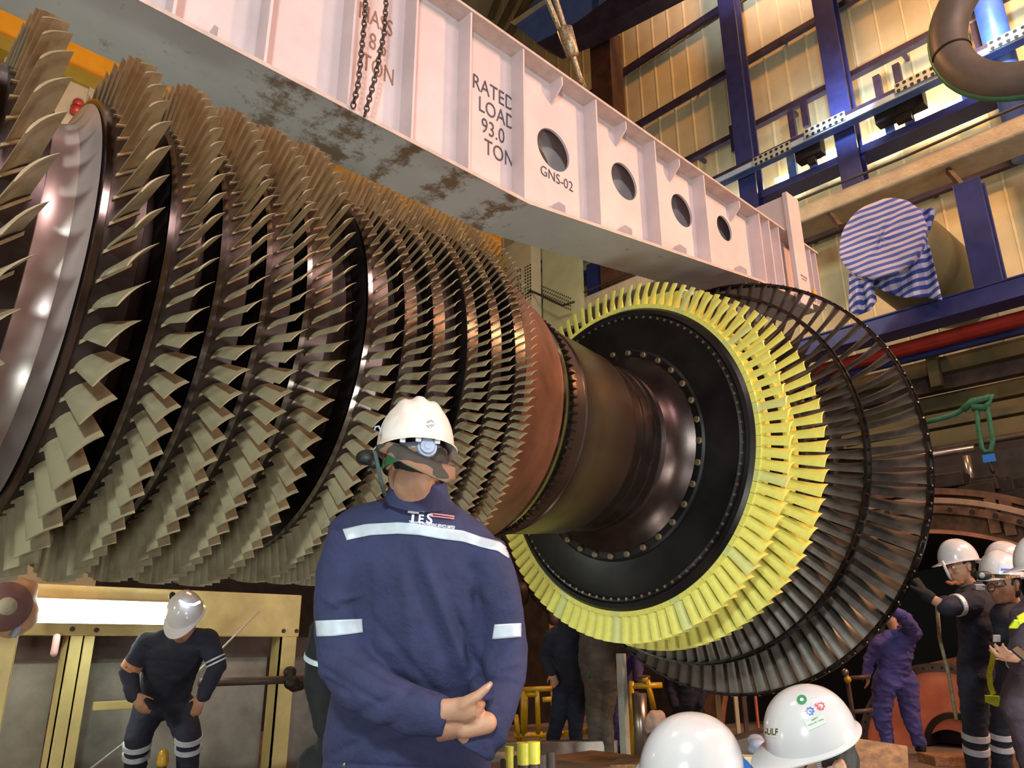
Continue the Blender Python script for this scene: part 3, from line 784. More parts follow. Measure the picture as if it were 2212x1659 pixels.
zz = zline(2100, 958, 12.4); mb = MB(); mb.tube([V(12.4, -6, zz), V(12.4, 5.2, zz)], .05, 14); mb.tube([V(12.4, -5.5, 0), V(12.4, -5.5, zz)], .05, 14); mb.tube([V(12.4, 5.0, 0), V(12.4, 5.0, zz)], .05, 14); o = mb.build('scaffold_tube', M_steel, None, True); tag(o, 'grey scaffold tube, upper of the two behind the disc edge', 'pipe')
p = at(2015, 980, X=12.2); q = at(2105, 968, X=12.2); pipe('scaffold_tube', p+V(0,2,0), q, .05, M_steel, 'grey scaffold tube, lower short one behind the disc edge')
p = at(2087, 985, X=11.6); q = at(2098, 1068, X=11.6); pipe('scaffold_tube', V(q.x, p.y, q.z), p, .05, M_steel, 'upright short scaffold tube over the round casing')
# machinery clutter under
mb = MB()
for k in range(26):
    px = random.uniform(2015, 2230); py = random.uniform(1035, 1075); p = at(px, py, X=11.3+random.random()*.5); s = random.uniform(.06, .2)
    mb.box((p.x-s, p.y-s*1.3, p.z-s*.6), (p.x+s, p.y+s*1.3, p.z+s*.5))
o = mb.build('machinery_clutter', M_dkbr, None, bevel=.01); tag(o, 'jumble of dark fittings lying on the round casing', 'machinery', kind='stuff')
mb = MB(); mb.box((12.9, -6, 0), (13.1, 9.5, at(2100, 960, X=13).z)); o = mb.build('dark_screen', mat('dark brown backdrop steel', (62,52,50), .7, .2, .3, 2)); tag(o, 'dark brown steel screen behind the scaffold tubes', 'screen')
# green sling
gp = [(1985,915),(2030,905),(2062,895),(2100,872),(2138,856)]
mb = MB(); mb.tube([at(x, y, X=10.9) for x, y in gp], .035, 8)
mb.tube([at(x, y, X=10.9) for x, y in [(2080,885),(2100,868),(2143,858),(2130,880),(2100,880)]], .05, 8)
o = empty('webbing_sling', at(2138, 856, X=10.9), 'green webbing sling hanging in a long loop with a blue tag', 'sling')
for v in (mb,): v.build('strap', M_green, o, True)
mb = MB(); mb.tube([at(x, y, X=10.9) for x, y in [(2110,880),(2113,920),(2121,968),(2128,976),(2141,974),(2145,950),(2138,910),(2131,875)]], .03, 8); mb.build('loop', M_green, o, True)
p = at(2137, 990, X=10.9); mb = MB(); mb.box((10.88, p.y-.07, p.z-.05), (10.9, p.y+.07, p.z+.05)); mb.build('tag', M_tagb, o)
mb = MB(); mb.tube([at(2139, 997, X=10.9), at(2142, 1015, X=10.9), at(2147, 1022, X=10.9)], .02, 6); mb.build('hook', M_dkbr, o, True)

# curved grey duct, top right
duct = empty('curved_duct', at(2090, 60, X=9.2), 'grey curved duct elbow with green rim high at the right', 'duct')
cc = at(2240, 8, X=9.2); pts = []
R_ = (at(2052, 40, X=9.2)-at(2210, 10, X=9.2)).length
dx = Vector((0, 1, 0)); dz = Vector((0, 0, 1))
R_ = .93
for k in range(25):
    a = math.radians(95+(285-95)*k/24)
    pts.append(cc + (dx*(-math.cos(a)) + dz*math.sin(a))*R_ + V(.0, 0, 0))
mb = MB(); mb.tube([V(pts[0].x, pts[0].y, ZC), V(pts[0].x, pts[0].y, pts[0].z+.4)], .12, 12); mb.build('hanger', M_duct, duct, True)
mb = MB(); mb.tube(pts, .21, 28); mb.build('elbow', M_duct, duct, True)
mb = MB(); mb.tube([cc + (dx*(-math.cos(math.radians(95+190*k/24))) + dz*math.sin(math.radians(95+190*k/24)))*(R_+.20) for k in range(25)], .045, 10); mb.build('rim', M_ductg, duct, True)
mb = MB(); a = math.radians(186); c = cc + (dx*(-math.cos(a)) + dz*math.sin(a))*R_; rad = (dx*(-math.cos(a)) + dz*math.sin(a)); tg = V(1,0,0)
mb.loft([(c-rad.cross(tg)*.012, rad*.222, tg*.222), (c+rad.cross(tg)*.012, rad*.222, tg*.222)], 28); mb.build('joint_band', M_dkbr, duct)
# roof: blue box girder, rafters
g = empty('roof_girder', at(1300, 40, X=13.2), 'bright blue roof girder lit by a lamp above the lifting beam', 'girder')
def quadbox(P, thick, m, name, parent):
    P = [Vector(p) for p in P]; n = (P[1]-P[0]).cross(P[2]-P[0]).normalized()*thick
    vs = P+[p+n for p in P]; k = len(P)
    mb = MB(); mb.add(vs, [tuple(range(k)), tuple(reversed(range(k, 2*k)))]+[(i, i+k, (i+1) % k+k, (i+1) % k) for i in range(k)])
    return mb.build(name, m, parent)
quadbox([at(1112, 55, X=13.0), at(1150, 20, X=13.0), at(1200, -40, X=13.0), at(1430, -40, X=13.0), at(1370, 0, X=13.0), at(1274, 68, X=13.0), at(1186, 112, X=13.0)], .1, M_bluel, 'web_plate', g)
quadbox([at(1186, 113, X=12.7), at(1274, 69, X=12.7), at(1370, 0, X=12.7), at(1440, -50, X=12.7), at(1560, -50, X=12.7), at(1480, 0, X=12.7), at(1304, 91, X=12.7), at(1215, 128, X=12.7)], .5, M_dkpurple, 'lower_flange', g)
quadbox([at(1112, 55, X=12.9), at(1190, 0, X=12.9), at(1230, -40, X=12.9), at(1225, -40, X=12.9), at(1185, 0, X=12.9), at(1106, 52, X=12.9)], .1, M_seam, 'upper_flange', g)
quadbox([at(1278, -40, X=12.9), at(1292, -40, X=12.9), at(1293, 60, X=12.9), at(1280, 66, X=12.9)], .04, M_bluel, 'stiffener', g)
p = at(1308, 150, X=13.3); mb = MB(); mb.box((13.1, p.y-.34, zc_-1), (13.6, p.y+.34, at(1300, 85, X=13.3).z)); o = mb.build('steel_column', mat('rusty dark column', (84,52,40), .6, .2, .2, 3), None, bevel=.01); tag(o, 'dark rusty brown column under the roof girder', 'column')
for k, (a, b) in enumerate([((1100,75),(1160,-40)), ((1120,60),(1190,-50)), ((1080,60),(1130,-40)), ((1060,40),(1090,-40))]):
    mb = MB(); mb.bar(at(*a, X=14.0), at(*b, X=14.0), .22, .12); o = mb.build('roof_brace', M_olive); tag(o, 'slanting olive roof brace behind the beam top', 'brace', 'slanting roof braces behind the beam')
# striped cloth pipe end
pc = at(1903, 515, X=11.2)
ves = empty('flanged_pipe', pc, 'big olive cream pipe standing out over the low blue beam behind the striped cloth', 'pipe')
mb = MB(); Rp = .62
ex = V(1, -.0, 0)
mb.loft([(pc+ex*.03, V(0,-Rp,0), V(0,0,Rp)), (pc+ex*.06, V(0,-Rp*1.0,0), V(0,0,Rp*1.0)), (pc+ex*.10, V(0,-Rp*1.0,0), V(0,0,Rp))], 40); mb.build('flange', M_yold, ves, True)
mb = MB(); mb.loft([(pc+ex*.1, V(0,-Rp*.8,0), V(0,0,Rp*.8)), (pc+ex*.4, V(0,-Rp*.95,0), V(0,0,Rp*.95)), (pc+ex*.9, V(0,-Rp*1.12,0), V(0,0,Rp*1.12)), (pc+ex*2.4, V(0,-Rp*1.16,0), V(0,0,Rp*1.16)), (pc+ex*3.0, V(0,-Rp*.95,0), V(0,0,Rp*.95)), (pc+ex*3.79, V(0,-Rp*.5,0), V(0,0,Rp*.5))], 40)
mb.build('pipe_body', mat('olive cream pipe', (136,122,86), .5, .1, .08, 2), ves, True)
cl = empty('striped_cloth', pc, 'blue and white striped cloth tied over the big pipe end', 'cloth')
def cloth_disc(c, Rr, m, parent, name, tilt=0):
    bm = bmesh.new(); N = 48; rings = 10; prev = None; vv = []
    for i in range(rings+1):
        r = Rr*1.02*i/rings; row = []
        for k in range(N):
            a = 2*PI*k/N
            w = .012*math.sin(a*5+i*.6)+.01*math.sin(a*9)+.02*noise.noise(Vector((math.cos(a)*r*3, math.sin(a)*r*3, 2)))
            row.append(bm.verts.new(c+V(w*.6-.02, r*math.cos(a), r*math.sin(a))))
        vv.append(row)
    for i in range(4):
        row = []
        for k in range(N):
            a = 2*PI*k/N; rr = Rr*(1.03-.02*i)+.012*math.sin(a*14+i); row.append(bm.verts.new(c+V(.03+.05*i, rr*math.cos(a), rr*math.sin(a))))
        vv.append(row)
    for i in range(len(vv)-1):
        for k in range(N): bm.faces.new((vv[i][k], vv[i][(k+1) % N], vv[i+1][(k+1) % N], vv[i+1][k]))
    bmesh.ops.remove_doubles(bm, verts=bm.verts[:], dist=.0005); bmesh.ops.recalc_face_normals(bm, faces=bm.faces[:])
    me = bpy.data.meshes.new(name); bm.to_mesh(me); bm.free(); return link(name, me, m, parent, True)
cloth_disc(pc, Rp, M_str, cl, 'cover')
def drape(poly_top, poly_bot, X, m, parent, name, amp=.05, N=26, K=16, fr=3.):
    # cloth between an upper pixel line and lower pixel line, wavy in depth
    def ip(L, t):
        t *= len(L)-1; i = min(int(t), len(L)-2); f = t-i; return (L[i][0]*(1-f)+L[i+1][0]*f, L[i][1]*(1-f)+L[i+1][1]*f)
    vs = []; 
    for i in range(K+1):
        for j in range(N+1):
            a = ip(poly_top, j/N); b = ip(poly_bot, j/N); s = i/K
            p = at(a[0]*(1-s)+b[0]*s, a[1]*(1-s)+b[1]*s, X=X+.12*s+amp*math.sin(j/N*PI*2*fr+s*1.5)*(.3+s)+amp*.6*noise.noise(Vector((j*.2, i*.2, X))))
            vs.append(p)
    fs = [(i*(N+1)+j, i*(N+1)+j+1, (i+1)*(N+1)+j+1, (i+1)*(N+1)+j) for i in range(K) for j in range(N)]
    mb = MB(); mb.add(vs, fs); o = mb.build(name, m, parent, True); sd = o.modifiers.new('s', 'SOLIDIFY'); sd.thickness = .006; return o
drape([(1885,604),(1930,585),(1960,560),(1985,520),(2008,530)], [(1878,612),(1915,632),(1950,643),(2000,643),(2036,648)], 11.35, M_str2, cl, 'loose_flap', fr=2.5)
drape([(1834,588),(1850,600),(1868,604),(1884,606)], [(1834,672),(1852,682),(1878,672),(1894,650)], 11.3, M_str2, cl, 'loose_flap', fr=2.)
drape([(1975,452),(1990,452),(2010,448),(2024,455)], [(1994,492),(2000,500),(2008,500),(2014,478)], 11.35, M_str2, cl, 'tied_corner', fr=1.)
# second striped cloth, behind the disc top
cl2 = empty('striped_cloth', at(1520, 620, X=10.5), 'small piece of blue striped cloth showing between the beam and the yellow blades', 'cloth')
drape([(1486,600),(1515,603),(1545,610),(1575,622)], [(1462,650),(1500,655),(1535,650),(1560,645)], 10.5, striped('striped cloth far', (0,1,.2), .17, (186,196,228), (84,116,188)), cl2, 'sheet', fr=2)
# cream perforated enclosure left of the beige beam
en = empty('perforated_enclosure', at(1180, 700, X=12.2), 'cream enclosure with perforated panels behind the compressor end', 'enclosure')
pA = at(1126, 620, X=12.6); pB = at(1160, 620, X=12.6); pC = at(1240, 600, X=12.6)
zt_ = at(1180, 500, X=12.6).z; zb_ = at(1180, 745, X=12.6).z
mb = MB(); mb.box((12.4, pB.y, 0), (12.75, pA.y+.5, zt_)); mb.build('pillar', M_clad, en)
M_en = mat('cream textured panel', (182,180,140), .8, 0., .05, 3, .4, 20)
mb = MB(); mb.box((12.8, pC.y, zb_+.35), (12.95, pB.y, zt_)); mb.build('side_panel', M_en, en)
hb = MB()
for i in range(6):
    for j in range(12):
        if (i == 2): continue
        c = V(12.395, pA.y-.02-(pA.y-pB.y)*(.12+.8*i/5.), at(1140, 575, X=12.4).z-.085*j); hb.box((c.x-.004, c.y-.02, c.z-.022), (c.x+.004, c.y+.02, c.z+.022))
for i in range(16):
    for j in range(4):
        q = at(1166+4.4*i, 616+j*8+1.9*i, X=12.79); hb.box((q.x-.004, q.y-.015, q.z-.018), (q.x+.004, q.y+.015, q.z+.018))
hb.build('perforation', M_dkbr, en)
column(1292, 580, 13.9, .46, .4, zb_-2, zc_+1, M_blue, 'blue column left, between the enclosure and the beige beam')
column(1328, 590, 13.9, .18, .3, zb_-2, zc_+1, M_blue, 'narrow blue column close right of the left blue column')
p = at(1110, 545, X=12.5)
mb = MB(); mb.tube([at(x, y, X=12.37) for x, y in [(1120,640),(1146,628),(1180,643),(1215,660),(1240,652)]], .03, 8); o = mb.build('conduit', M_cable, None, True); tag(o, 'dark double conduit clipped across the cream enclosure', 'conduit')
# yellow overhead crane girder, upper left
yc = 13.0
zc1_ = CZ+yc*math.tan(math.radians(37.55)); zc2_ = CZ+yc*math.tan(math.radians(35.6)); zc3_ = CZ+yc*math.tan(math.radians(34.7))
cg = empty('crane_girder', (0, yc, zc2_), 'bright orange yellow overhead crane girder at upper left', 'crane girder')
mb = MB(); mb.box((-8.9, yc, zc2_), (12.0, yc+.1, zc1_)); mb.build('web', M_yell, cg)
mb = MB(); mb.box((-8.9, yc-.03, zc1_), (12.0, yc+.9, zc1_+.05)); mb.build('top_flange', M_yell, cg)
mb = MB(); mb.box((-8.9, yc-.25, zc2_-.25), (12.0, yc+.8, zc2_)); mb.build('bottom_box', M_yold, cg)
mb = MB(); mb.box((-8.9, yc+.8, zc1_+.051), (12.0, yc+.9, zc1_+2.2)); o = mb.build('runway_panel', M_yold); tag(o, 'olive yellow panel above the orange crane girder', 'panel')
# things under the crane at far left wall
pw = at(160, 240, Y=12.5); mb = MB(); mb.box((pw.x-.5, 12.8, pw.z-2.6), (pw.x+.55, 13.2, zc2_-.25)); o = mb.build('control_cabinet', mat('beige grey cabinet', (176,162,140), .6, 0, .05, 2), None, bevel=.02); tag(o, 'beige cabinet hanging under the crane girder between blade tips', 'cabinet')
pq = at(168, 230, Y=12.7); mb = MB(); mb.tube([pq+V(0,0,-.15), pq+V(0,0,-.02)], .1, 12); mb.ell(pq+V(0,0,.05), (.09,0,0), (0,.09,0), (0,0,.09)); o = mb.build('warning_beacon', M_red, None, True); tag(o, 'small red warning beacon under the crane girder', 'beacon')
mb = MB(); mb.box((pq.x+.12, 12.76, pq.z-2.2), (pq.x+.27, 12.8, zc2_-.25)); o = mb.build('hanger_post', M_conc); tag(o, 'pale hanger post beside the red beacon', 'post')
# ================================================================== LOWER CASING (right)
XE = 10.9
CE = V(XE, 3.92, -1.66+CZ); RE = 3.07
cas = empty('exhaust_casing', (XE, CE.y, 0), 'huge rusty round exhaust casing with a black opening behind the workers at right', 'casing')
def lathe2(name, prof, m, parent, c, n=96, a0=0, a1=360):
    mb = MB(); secs = []
    K = int(n*(a1-a0)/360)
    vs = []
    for x, r in prof:
        for k in range(K+1):
            a = math.radians(a0+(a1-a0)*k/K); vs.append((x, c.y-r*math.cos(a), c.z+r*math.sin(a)))
    fs = [(i*(K+1)+k, i*(K+1)+k+1, (i+1)*(K+1)+k+1, (i+1)*(K+1)+k) for i in range(len(prof)-1) for k in range(K)]
    mb.add(vs, fs); me = mb.mesh(name); autosmooth(me, 30); return link(name, me, m, parent)
lathe2('opening_lip', [(XE+.02,RE-.02),(XE-.03,RE-.02),(XE-.03,RE+.03),(XE+.02,RE+.03)], mat('pink casing lip', (196,128,100), .4, .2, .1, 4), cas, CE, 160, 0, 180)
lathe2('outer_ring', [(XE,RE+.03),(XE,RE+.22),(XE-.12,RE+.23),(XE-.12,RE+.33),(XE+.05,RE+.35),(XE+.05,RE+.46),(XE-.06,RE+.48),(XE-.06,RE+.56),(XE+1.2,RE+.58)], M_case, cas, CE, 160, 0, 180)
lathe2('bright_flange', [(XE-.10,RE+.35),(XE-.13,RE+.36),(XE-.13,RE+.42),(XE-.10,RE+.43)], mat('bright worn flange', (196,164,140), .35, .5, .1, 6), cas, CE, 160, 0, 180)
lathe2('throat', [(XE+.02,RE-.02),(XE+1.7,RE-.3),(XE+1.8,RE-.3),(XE+1.8,.1)], M_black, cas, CE, 96, 0, 180)  # painted black in place of the shade inside the casing
for k in range(40):
    a = math.radians(4+172*k/39); mb = MB(); c = V(XE-.14, CE.y-(RE+.28)*math.cos(a), CE.z+(RE+.28)*math.sin(a)); mb.loft([(c, V(0,.03,0), V(0,0,.03)), (c+V(.04,0,0), V(0,.03,0), V(0,0,.03))], 8); mb.build('flange_bolt', M_dkbr, cas)
# lifting lugs
for px, py in [(2145,1108),(2178,1112)]:
    p = at(px, py, X=XE-.05); mb = MB(); mb.box((XE-.1, p.y-.06, p.z-.25), (XE+.05, p.y+.06, p.z+.18)); mb.build('lug', M_case, cas)
# inner salmon drum
CD = V(XE, 3.42, -1.2+CZ); RD = 1.0
dr = empty('bearing_drum', (XE-.3, CD.y, 0), 'salmon painted bearing drum with a dark bolted flange inside the black casing', 'drum')
CD2 = V(10.23, 3.54, -1.24+CZ)
lathe2('drum_end', [(10.23,1.02),(10.21,.99),(10.18,.95),(10.18,.33)], M_salmon, dr, CD2, 96, 0, 180)
lathe2('drum_flange', [(10.38,1.045),(10.17,1.045),(10.165,.95),(10.23,.94)], M_brownst, dr, CD2, 96, 0, 180)
lathe2('drum_side', [(10.38,1.045),(12.0,1.15)], M_case, dr, CD2, 96, 0, 180)
lathe2('shaft_hole', [(10.175,.36),(10.15,.35),(10.15,.29),(10.43,.28),(10.43,.01)], M_dkbr, dr, V(10.23, CD2.y-.08, .02), 48, 0, 180)
for k in range(30):
    a = math.radians(3+174*k/29); c = V(10.16, CD2.y-.995*math.cos(a), CD2.z+.995*math.sin(a)); mb = MB(); mb.loft([(c, V(0,.014,0), V(0,0,.014)), (c+V(.02,0,0), V(0,.014,0), V(0,0,.014))], 8); mb.build('bolt', M_black, dr)
# dark pit walls to the left of the opening, ropes, scaffold
mb = MB(); mb.box((XE-.3, CE.y+RE+.62, 0), (12.8, 8.9, 2.2)); o = mb.build('turbine_casing_side', M_dkbr, None, bevel=.03); tag(o, 'dark brown side of the lower casing beneath the turbine blades', 'casing')
sc = empty('scaffold_tower', at(1840, 1620, d=7.6), 'dark scaffold frame with a yellow cap left of the purple coverall', 'scaffold')
for a, b in [((1828,1452),(1851,1600)), ((1832,1466),(1880,1461)), ((1842,1538),(1885,1534))]:
    mb = MB(); mb.tube([at(*a, d=7.6), at(*b, d=7.6)], .022, 10); mb.build('tube', M_brownst, sc, True)
for c, mm in [((1831,1468), M_rail), ((1826,1452), M_steel), ((1836,1550), M_steel)]:
    mb = MB(); p = at(*c, d=7.55); mb.ell(p, (.035,0,0), (0,.035,0), (0,0,.035)); mb.build('coupler', mm, sc, True)
mb = MB(); mb.tube([at(2023, 1295, d=5.9), at(2030, 1380, d=5.9), at(2050, 1460, d=5.8), at(2066, 1555, d=5.6)], .014, 8); o = mb.build('rope', M_rope, None, True); tag(o, 'beige rope hanging from the gloved worker across the black opening', 'rope')
# floor level things right
def plank(a, b, w, h, d1, d2, m, name, label, cat):
    p = at(*a, d=d1); q = at(*b, d=d2); mb = MB(); mb.bar(p, q, w, h); o = mb.build(name, m, None, bevel=.006); return tag(o, label, cat)
plank((1830,1632), (1945,1648), .10, .16, 3.6, 3.7, M_wood, 'wooden_beam', 'brown wooden beam end in front of the purple coverall', 'timber')
plank((2000,1640), (2110,1642), .3, .08, 6.6, 6.6, M_wood, 'wooden_beam', 'wooden baulk lying at the foot of the bearing drum', 'timber')
plank((1560,1632), (1660,1604), .25, .16, 5.0, 5.0, M_brownst, 'steel_box_section', 'brown steel box section behind the stickered helmet', 'steel section')
plank((1330,1650), (1560,1645), .5, .05, 5.6, 5.4, M_wood, 'wooden_plank', 'wide wooden plank lying left of the plain white helmet', 'timber')
plank((1600,1640), (1680,1645), .12, .04, 4.2, 4.2, M_clad, 'pale_slat', 'pale slat between the two white helmets', 'timber')
p = at(1635, 1612, d=4.5); mb = MB()
for k in range(6): mb.ell(p+V(random.uniform(-.05,.05), random.uniform(-.05,.05), random.uniform(-.02,.04)), (.05,0,0), (0,.05,0), (0,0,.03), 8)
me = remesh(mb, .012, 2, 'plastic_wrap'); o = link('crumpled_plastic', me, M_gpl, None, True); tag(o, 'crumpled clear plastic on the brown box section', 'plastic')
# ================================================================== PEOPLE
def J(t):
    if isinstance(t, Vector): return t
    return at(t[0], t[1], d=t[2])
def add_head(mb, c, up, fwd, s=1.0, jaw=True, nose=True):
    up = up.normalized(); fwd = (fwd-up*fwd.dot(up)).normalized(); sd = up.cross(fwd)   # sd: to the figure's left
    e = mb.ell
    e(c+up*.035*s-fwd*.008*s, sd*.074*s, fwd*.094*s, up*.092*s, 20)
    e(c-up*.02*s+fwd*.018*s, sd*.066*s, fwd*.074*s, up*.085*s, 20)
    e(c-up*.068*s+fwd*.038*s, sd*.046*s, fwd*.046*s, up*.044*s, 16)      # jaw and chin
    e(c-up*.095*s+fwd*.068*s, sd*.022*s, fwd*.02*s, up*.018*s, 12)
    e(c+up*.022*s+fwd*.082*s, sd*.052*s, fwd*.014*s, up*.012*s, 12)      # brow
    for k in (-1, 1):
        e(c-up*.022*s+fwd*.066*s+sd*.038*s*k, sd*.02*s, fwd*.02*s, up*.018*s, 10)   # cheek
        e(c+sd*.076*s*k-up*.006*s-fwd*.010*s, sd*.010*s, (fwd*.9+sd*k*.4).normalized()*.020*s, up*.033*s, 12)  # ear
        e(c+sd*.080*s*k+up*.012*s-fwd*.018*s, sd*.010*s, fwd*.012*s, up*.018*s, 8)
    mb.cap(c+up*.012*s+fwd*.086*s, c-up*.028*s+fwd*.106*s, .009*s, .013*s, 10)         # nose
    for k in (-1, 1): e(c-up*.030*s+fwd*.096*s+sd*.011*s*k, sd*.008*s, fwd*.010*s, up*.007*s, 8)
    e(c-up*.056*s+fwd*.086*s, sd*.024*s, fwd*.010*s, up*.0055*s, 10)
    e(c-up*.067*s+fwd*.084*s, sd*.021*s, fwd*.010*s, up*.006*s, 10)
    return up, fwd, sd
def add_hand(mb, w, d, n, side=1, s=1.0, curl=(.25,.35,.3), spread=.10, thumb=.8, thumbcurl=.3):
    """w wrist, d finger direction, n palm normal (fingers curl towards n), side=+1 thumb on +(d x n)"""
    d = d.normalized(); n = (n-d*n.dot(d)).normalized(); t = d.cross(n)*side
    secs = []
    for k, (l, hw, hd) in enumerate(((-.01,.026,.019),(.015,.033,.018),(.05,.040,.016),(.085,.041,.013),(.093,.036,.010))):
        secs.append((w+d*l*s, t*hw*s, n*hd*s))
    mb.loft(secs, 16)
    Ls = ((.040,.026,.020),(.044,.029,.021),(.041,.027,.021),(.032,.020,.018))
    for i in range(4):
        base = w + d*(.086-.004*abs(i-1))*s + t*(.030-.020*i)*s
        dirv = (d + t*(spread*(1.5-i)/1.5)).normalized(); p = base - dirv*.012*s; a = 0
        r = (.0092, .0085, .0078, .0068)
        prev = p; 
        for j, L in enumerate(Ls[i]):
            a += curl[j]*(1+.12*i)
            dd = (dirv*math.cos(a)+n*math.sin(a)).normalized()
            nx = prev+dd*L*s*(1.0 if j else 1.25)
            mb.cap(prev, nx, r[j]*s, r[j+1]*s, 10); prev = nx
    b = w + d*.022*s + t*.026*s + n*.004*s
    d1 = (d*math.cos(thumb)+t*math.sin(thumb)+n*.25).normalized()
    p1 = b+d1*.040*s; d2 = (d1+d*thumbcurl+n*thumbcurl*.5).normalized(); p2 = p1+d2*.032*s; p3 = p2+(d2+d*thumbcurl*.6).normalized()*.024*s
    mb.cap(b, p1, .015*s, .0115*s, 10); mb.cap(p1, p2, .0112*s, .0095*s, 10); mb.cap(p2, p3, .0092*s, .0072*s, 10)
def ringtape(a, b, t0, t1, r0, r1, m, parent, name='reflective_tape', k=1.0, axis=None):
    a = Vector(a); b = Vector(b); mb = MB(); d = (b-a).normalized()
    if axis is not None: v = Vector(axis); v = (v-d*v.dot(d)).normalized()
    else:
        ref = Vector((0,0,1)) if abs(d.z) < .9 else Vector((1,0,0)); v = d.cross(ref).normalized()
    u = d.cross(v); secs = []
    for t in (t0, t0+.001, (t0+t1)/2, t1-.001, t1):
        r = r0+(r1-r0)*t; q = .0 if t in (t0, t1) else .0
        secs.append((a.lerp(b, t), u*(r-(.012 if t in (t0, t1) else 0)), v*(r-(.012 if t in (t0, t1) else 0))*k))
    mb.loft(secs, 24); return mb.build(name, m, parent, False)
def helmet(parent, c, up, fwd, s=1.0, m=None, ridges=1, brim=.035, peak=.05, name='hard_hat', suspension=False):
    """c = centre of the rim ellipse"""
    m = m or M_helm
    up = up.normalized(); fwd = (fwd-up*fwd.dot(up)).normalized(); sd = up.cross(fwd)
    mb = MB(); N = 64; R = 14; vs = []
    def P(i, k, off):
        a = 2*PI*k/N; t = PI/2*i/R
        ca, sa = math.cos(a), math.sin(a)
        ra, rb, h = (.140-off)*s, (.113-off)*s, (.150-off)*s
        el = math.sin(t)**.88; hh = math.cos(t)**.95 if i < R else 0
        rg = 0
        if ridges:
            for r0, w, amp in ((0, .028 if ridges < 2 else .016, .006 if ridges < 2 else .009), (.050, .013, .008*(ridges > 1)), (-.050, .013, .008*(ridges > 1))):
                y = sa*el*rb/s
                rg += amp*math.exp(-((y-r0)/w)**4)*(1-(i/R)**4)*(1 if off == 0 else 0)
        return c + fwd*(ca*el*ra) + sd*(sa*el*rb) + up*((h*hh)+rg*s) 
    for layer, off in ((0, 0), (1, .004)):
        for i in range(R+1):
            for k in range(N): vs.append(P(i, k, off))
    fs = []
    M1 = (R+1)*N
    for i in range(R):
        for k in range(N):
            k2 = (k+1) % N
            fs.append((i*N+k, (i+1)*N+k, (i+1)*N+k2, i*N+k2)); fs.append((M1+i*N+k, M1+i*N+k2, M1+(i+1)*N+k2, M1+(i+1)*N+k))
    # brim: outer edge
    b0 = len(vs)
    for k in range(N):
        a = 2*PI*k/N; f = max(0, math.cos(a))
        w = brim*.42 + peak*(f**4)*1.0; drop = -.008-.016*f**3
        o = fwd*math.cos(a)*(.140*s+w*s)+sd*math.sin(a)*(.113*s+w*s*.8)
        vs.append(c+o+up*drop*s); 
    for k in range(N):
        a = 2*PI*k/N; f = max(0, math.cos(a)); w = brim*.42 + peak*(f**4); drop = -.0105-.016*f**3
        vs.append(c+fwd*math.cos(a)*(.139*s+w*s)+sd*math.sin(a)*(.112*s+w*s*.8)+up*(drop-.002)*s)
    for k in range(N):
        k2 = (k+1) % N
        fs.append((R*N+k, b0+k, b0+k2, R*N+k2)); fs.append((b0+k, b0+N+k, b0+N+k2, b0+k2)); fs.append((b0+N+k, M1+R*N+k, M1+R*N+k2, b0+N+k2))
    mb.add(vs, fs); me = mb.mesh(name); 
    bm = bmesh.new(); bm.from_mesh(me); bmesh.ops.remove_doubles(bm, verts=bm.verts[:], dist=.0002); bmesh.ops.recalc_face_normals(bm, faces=bm.faces[:]); bm.to_mesh(me); bm.free()
    autosmooth(me, 40)
    return link(name, me, m, parent)
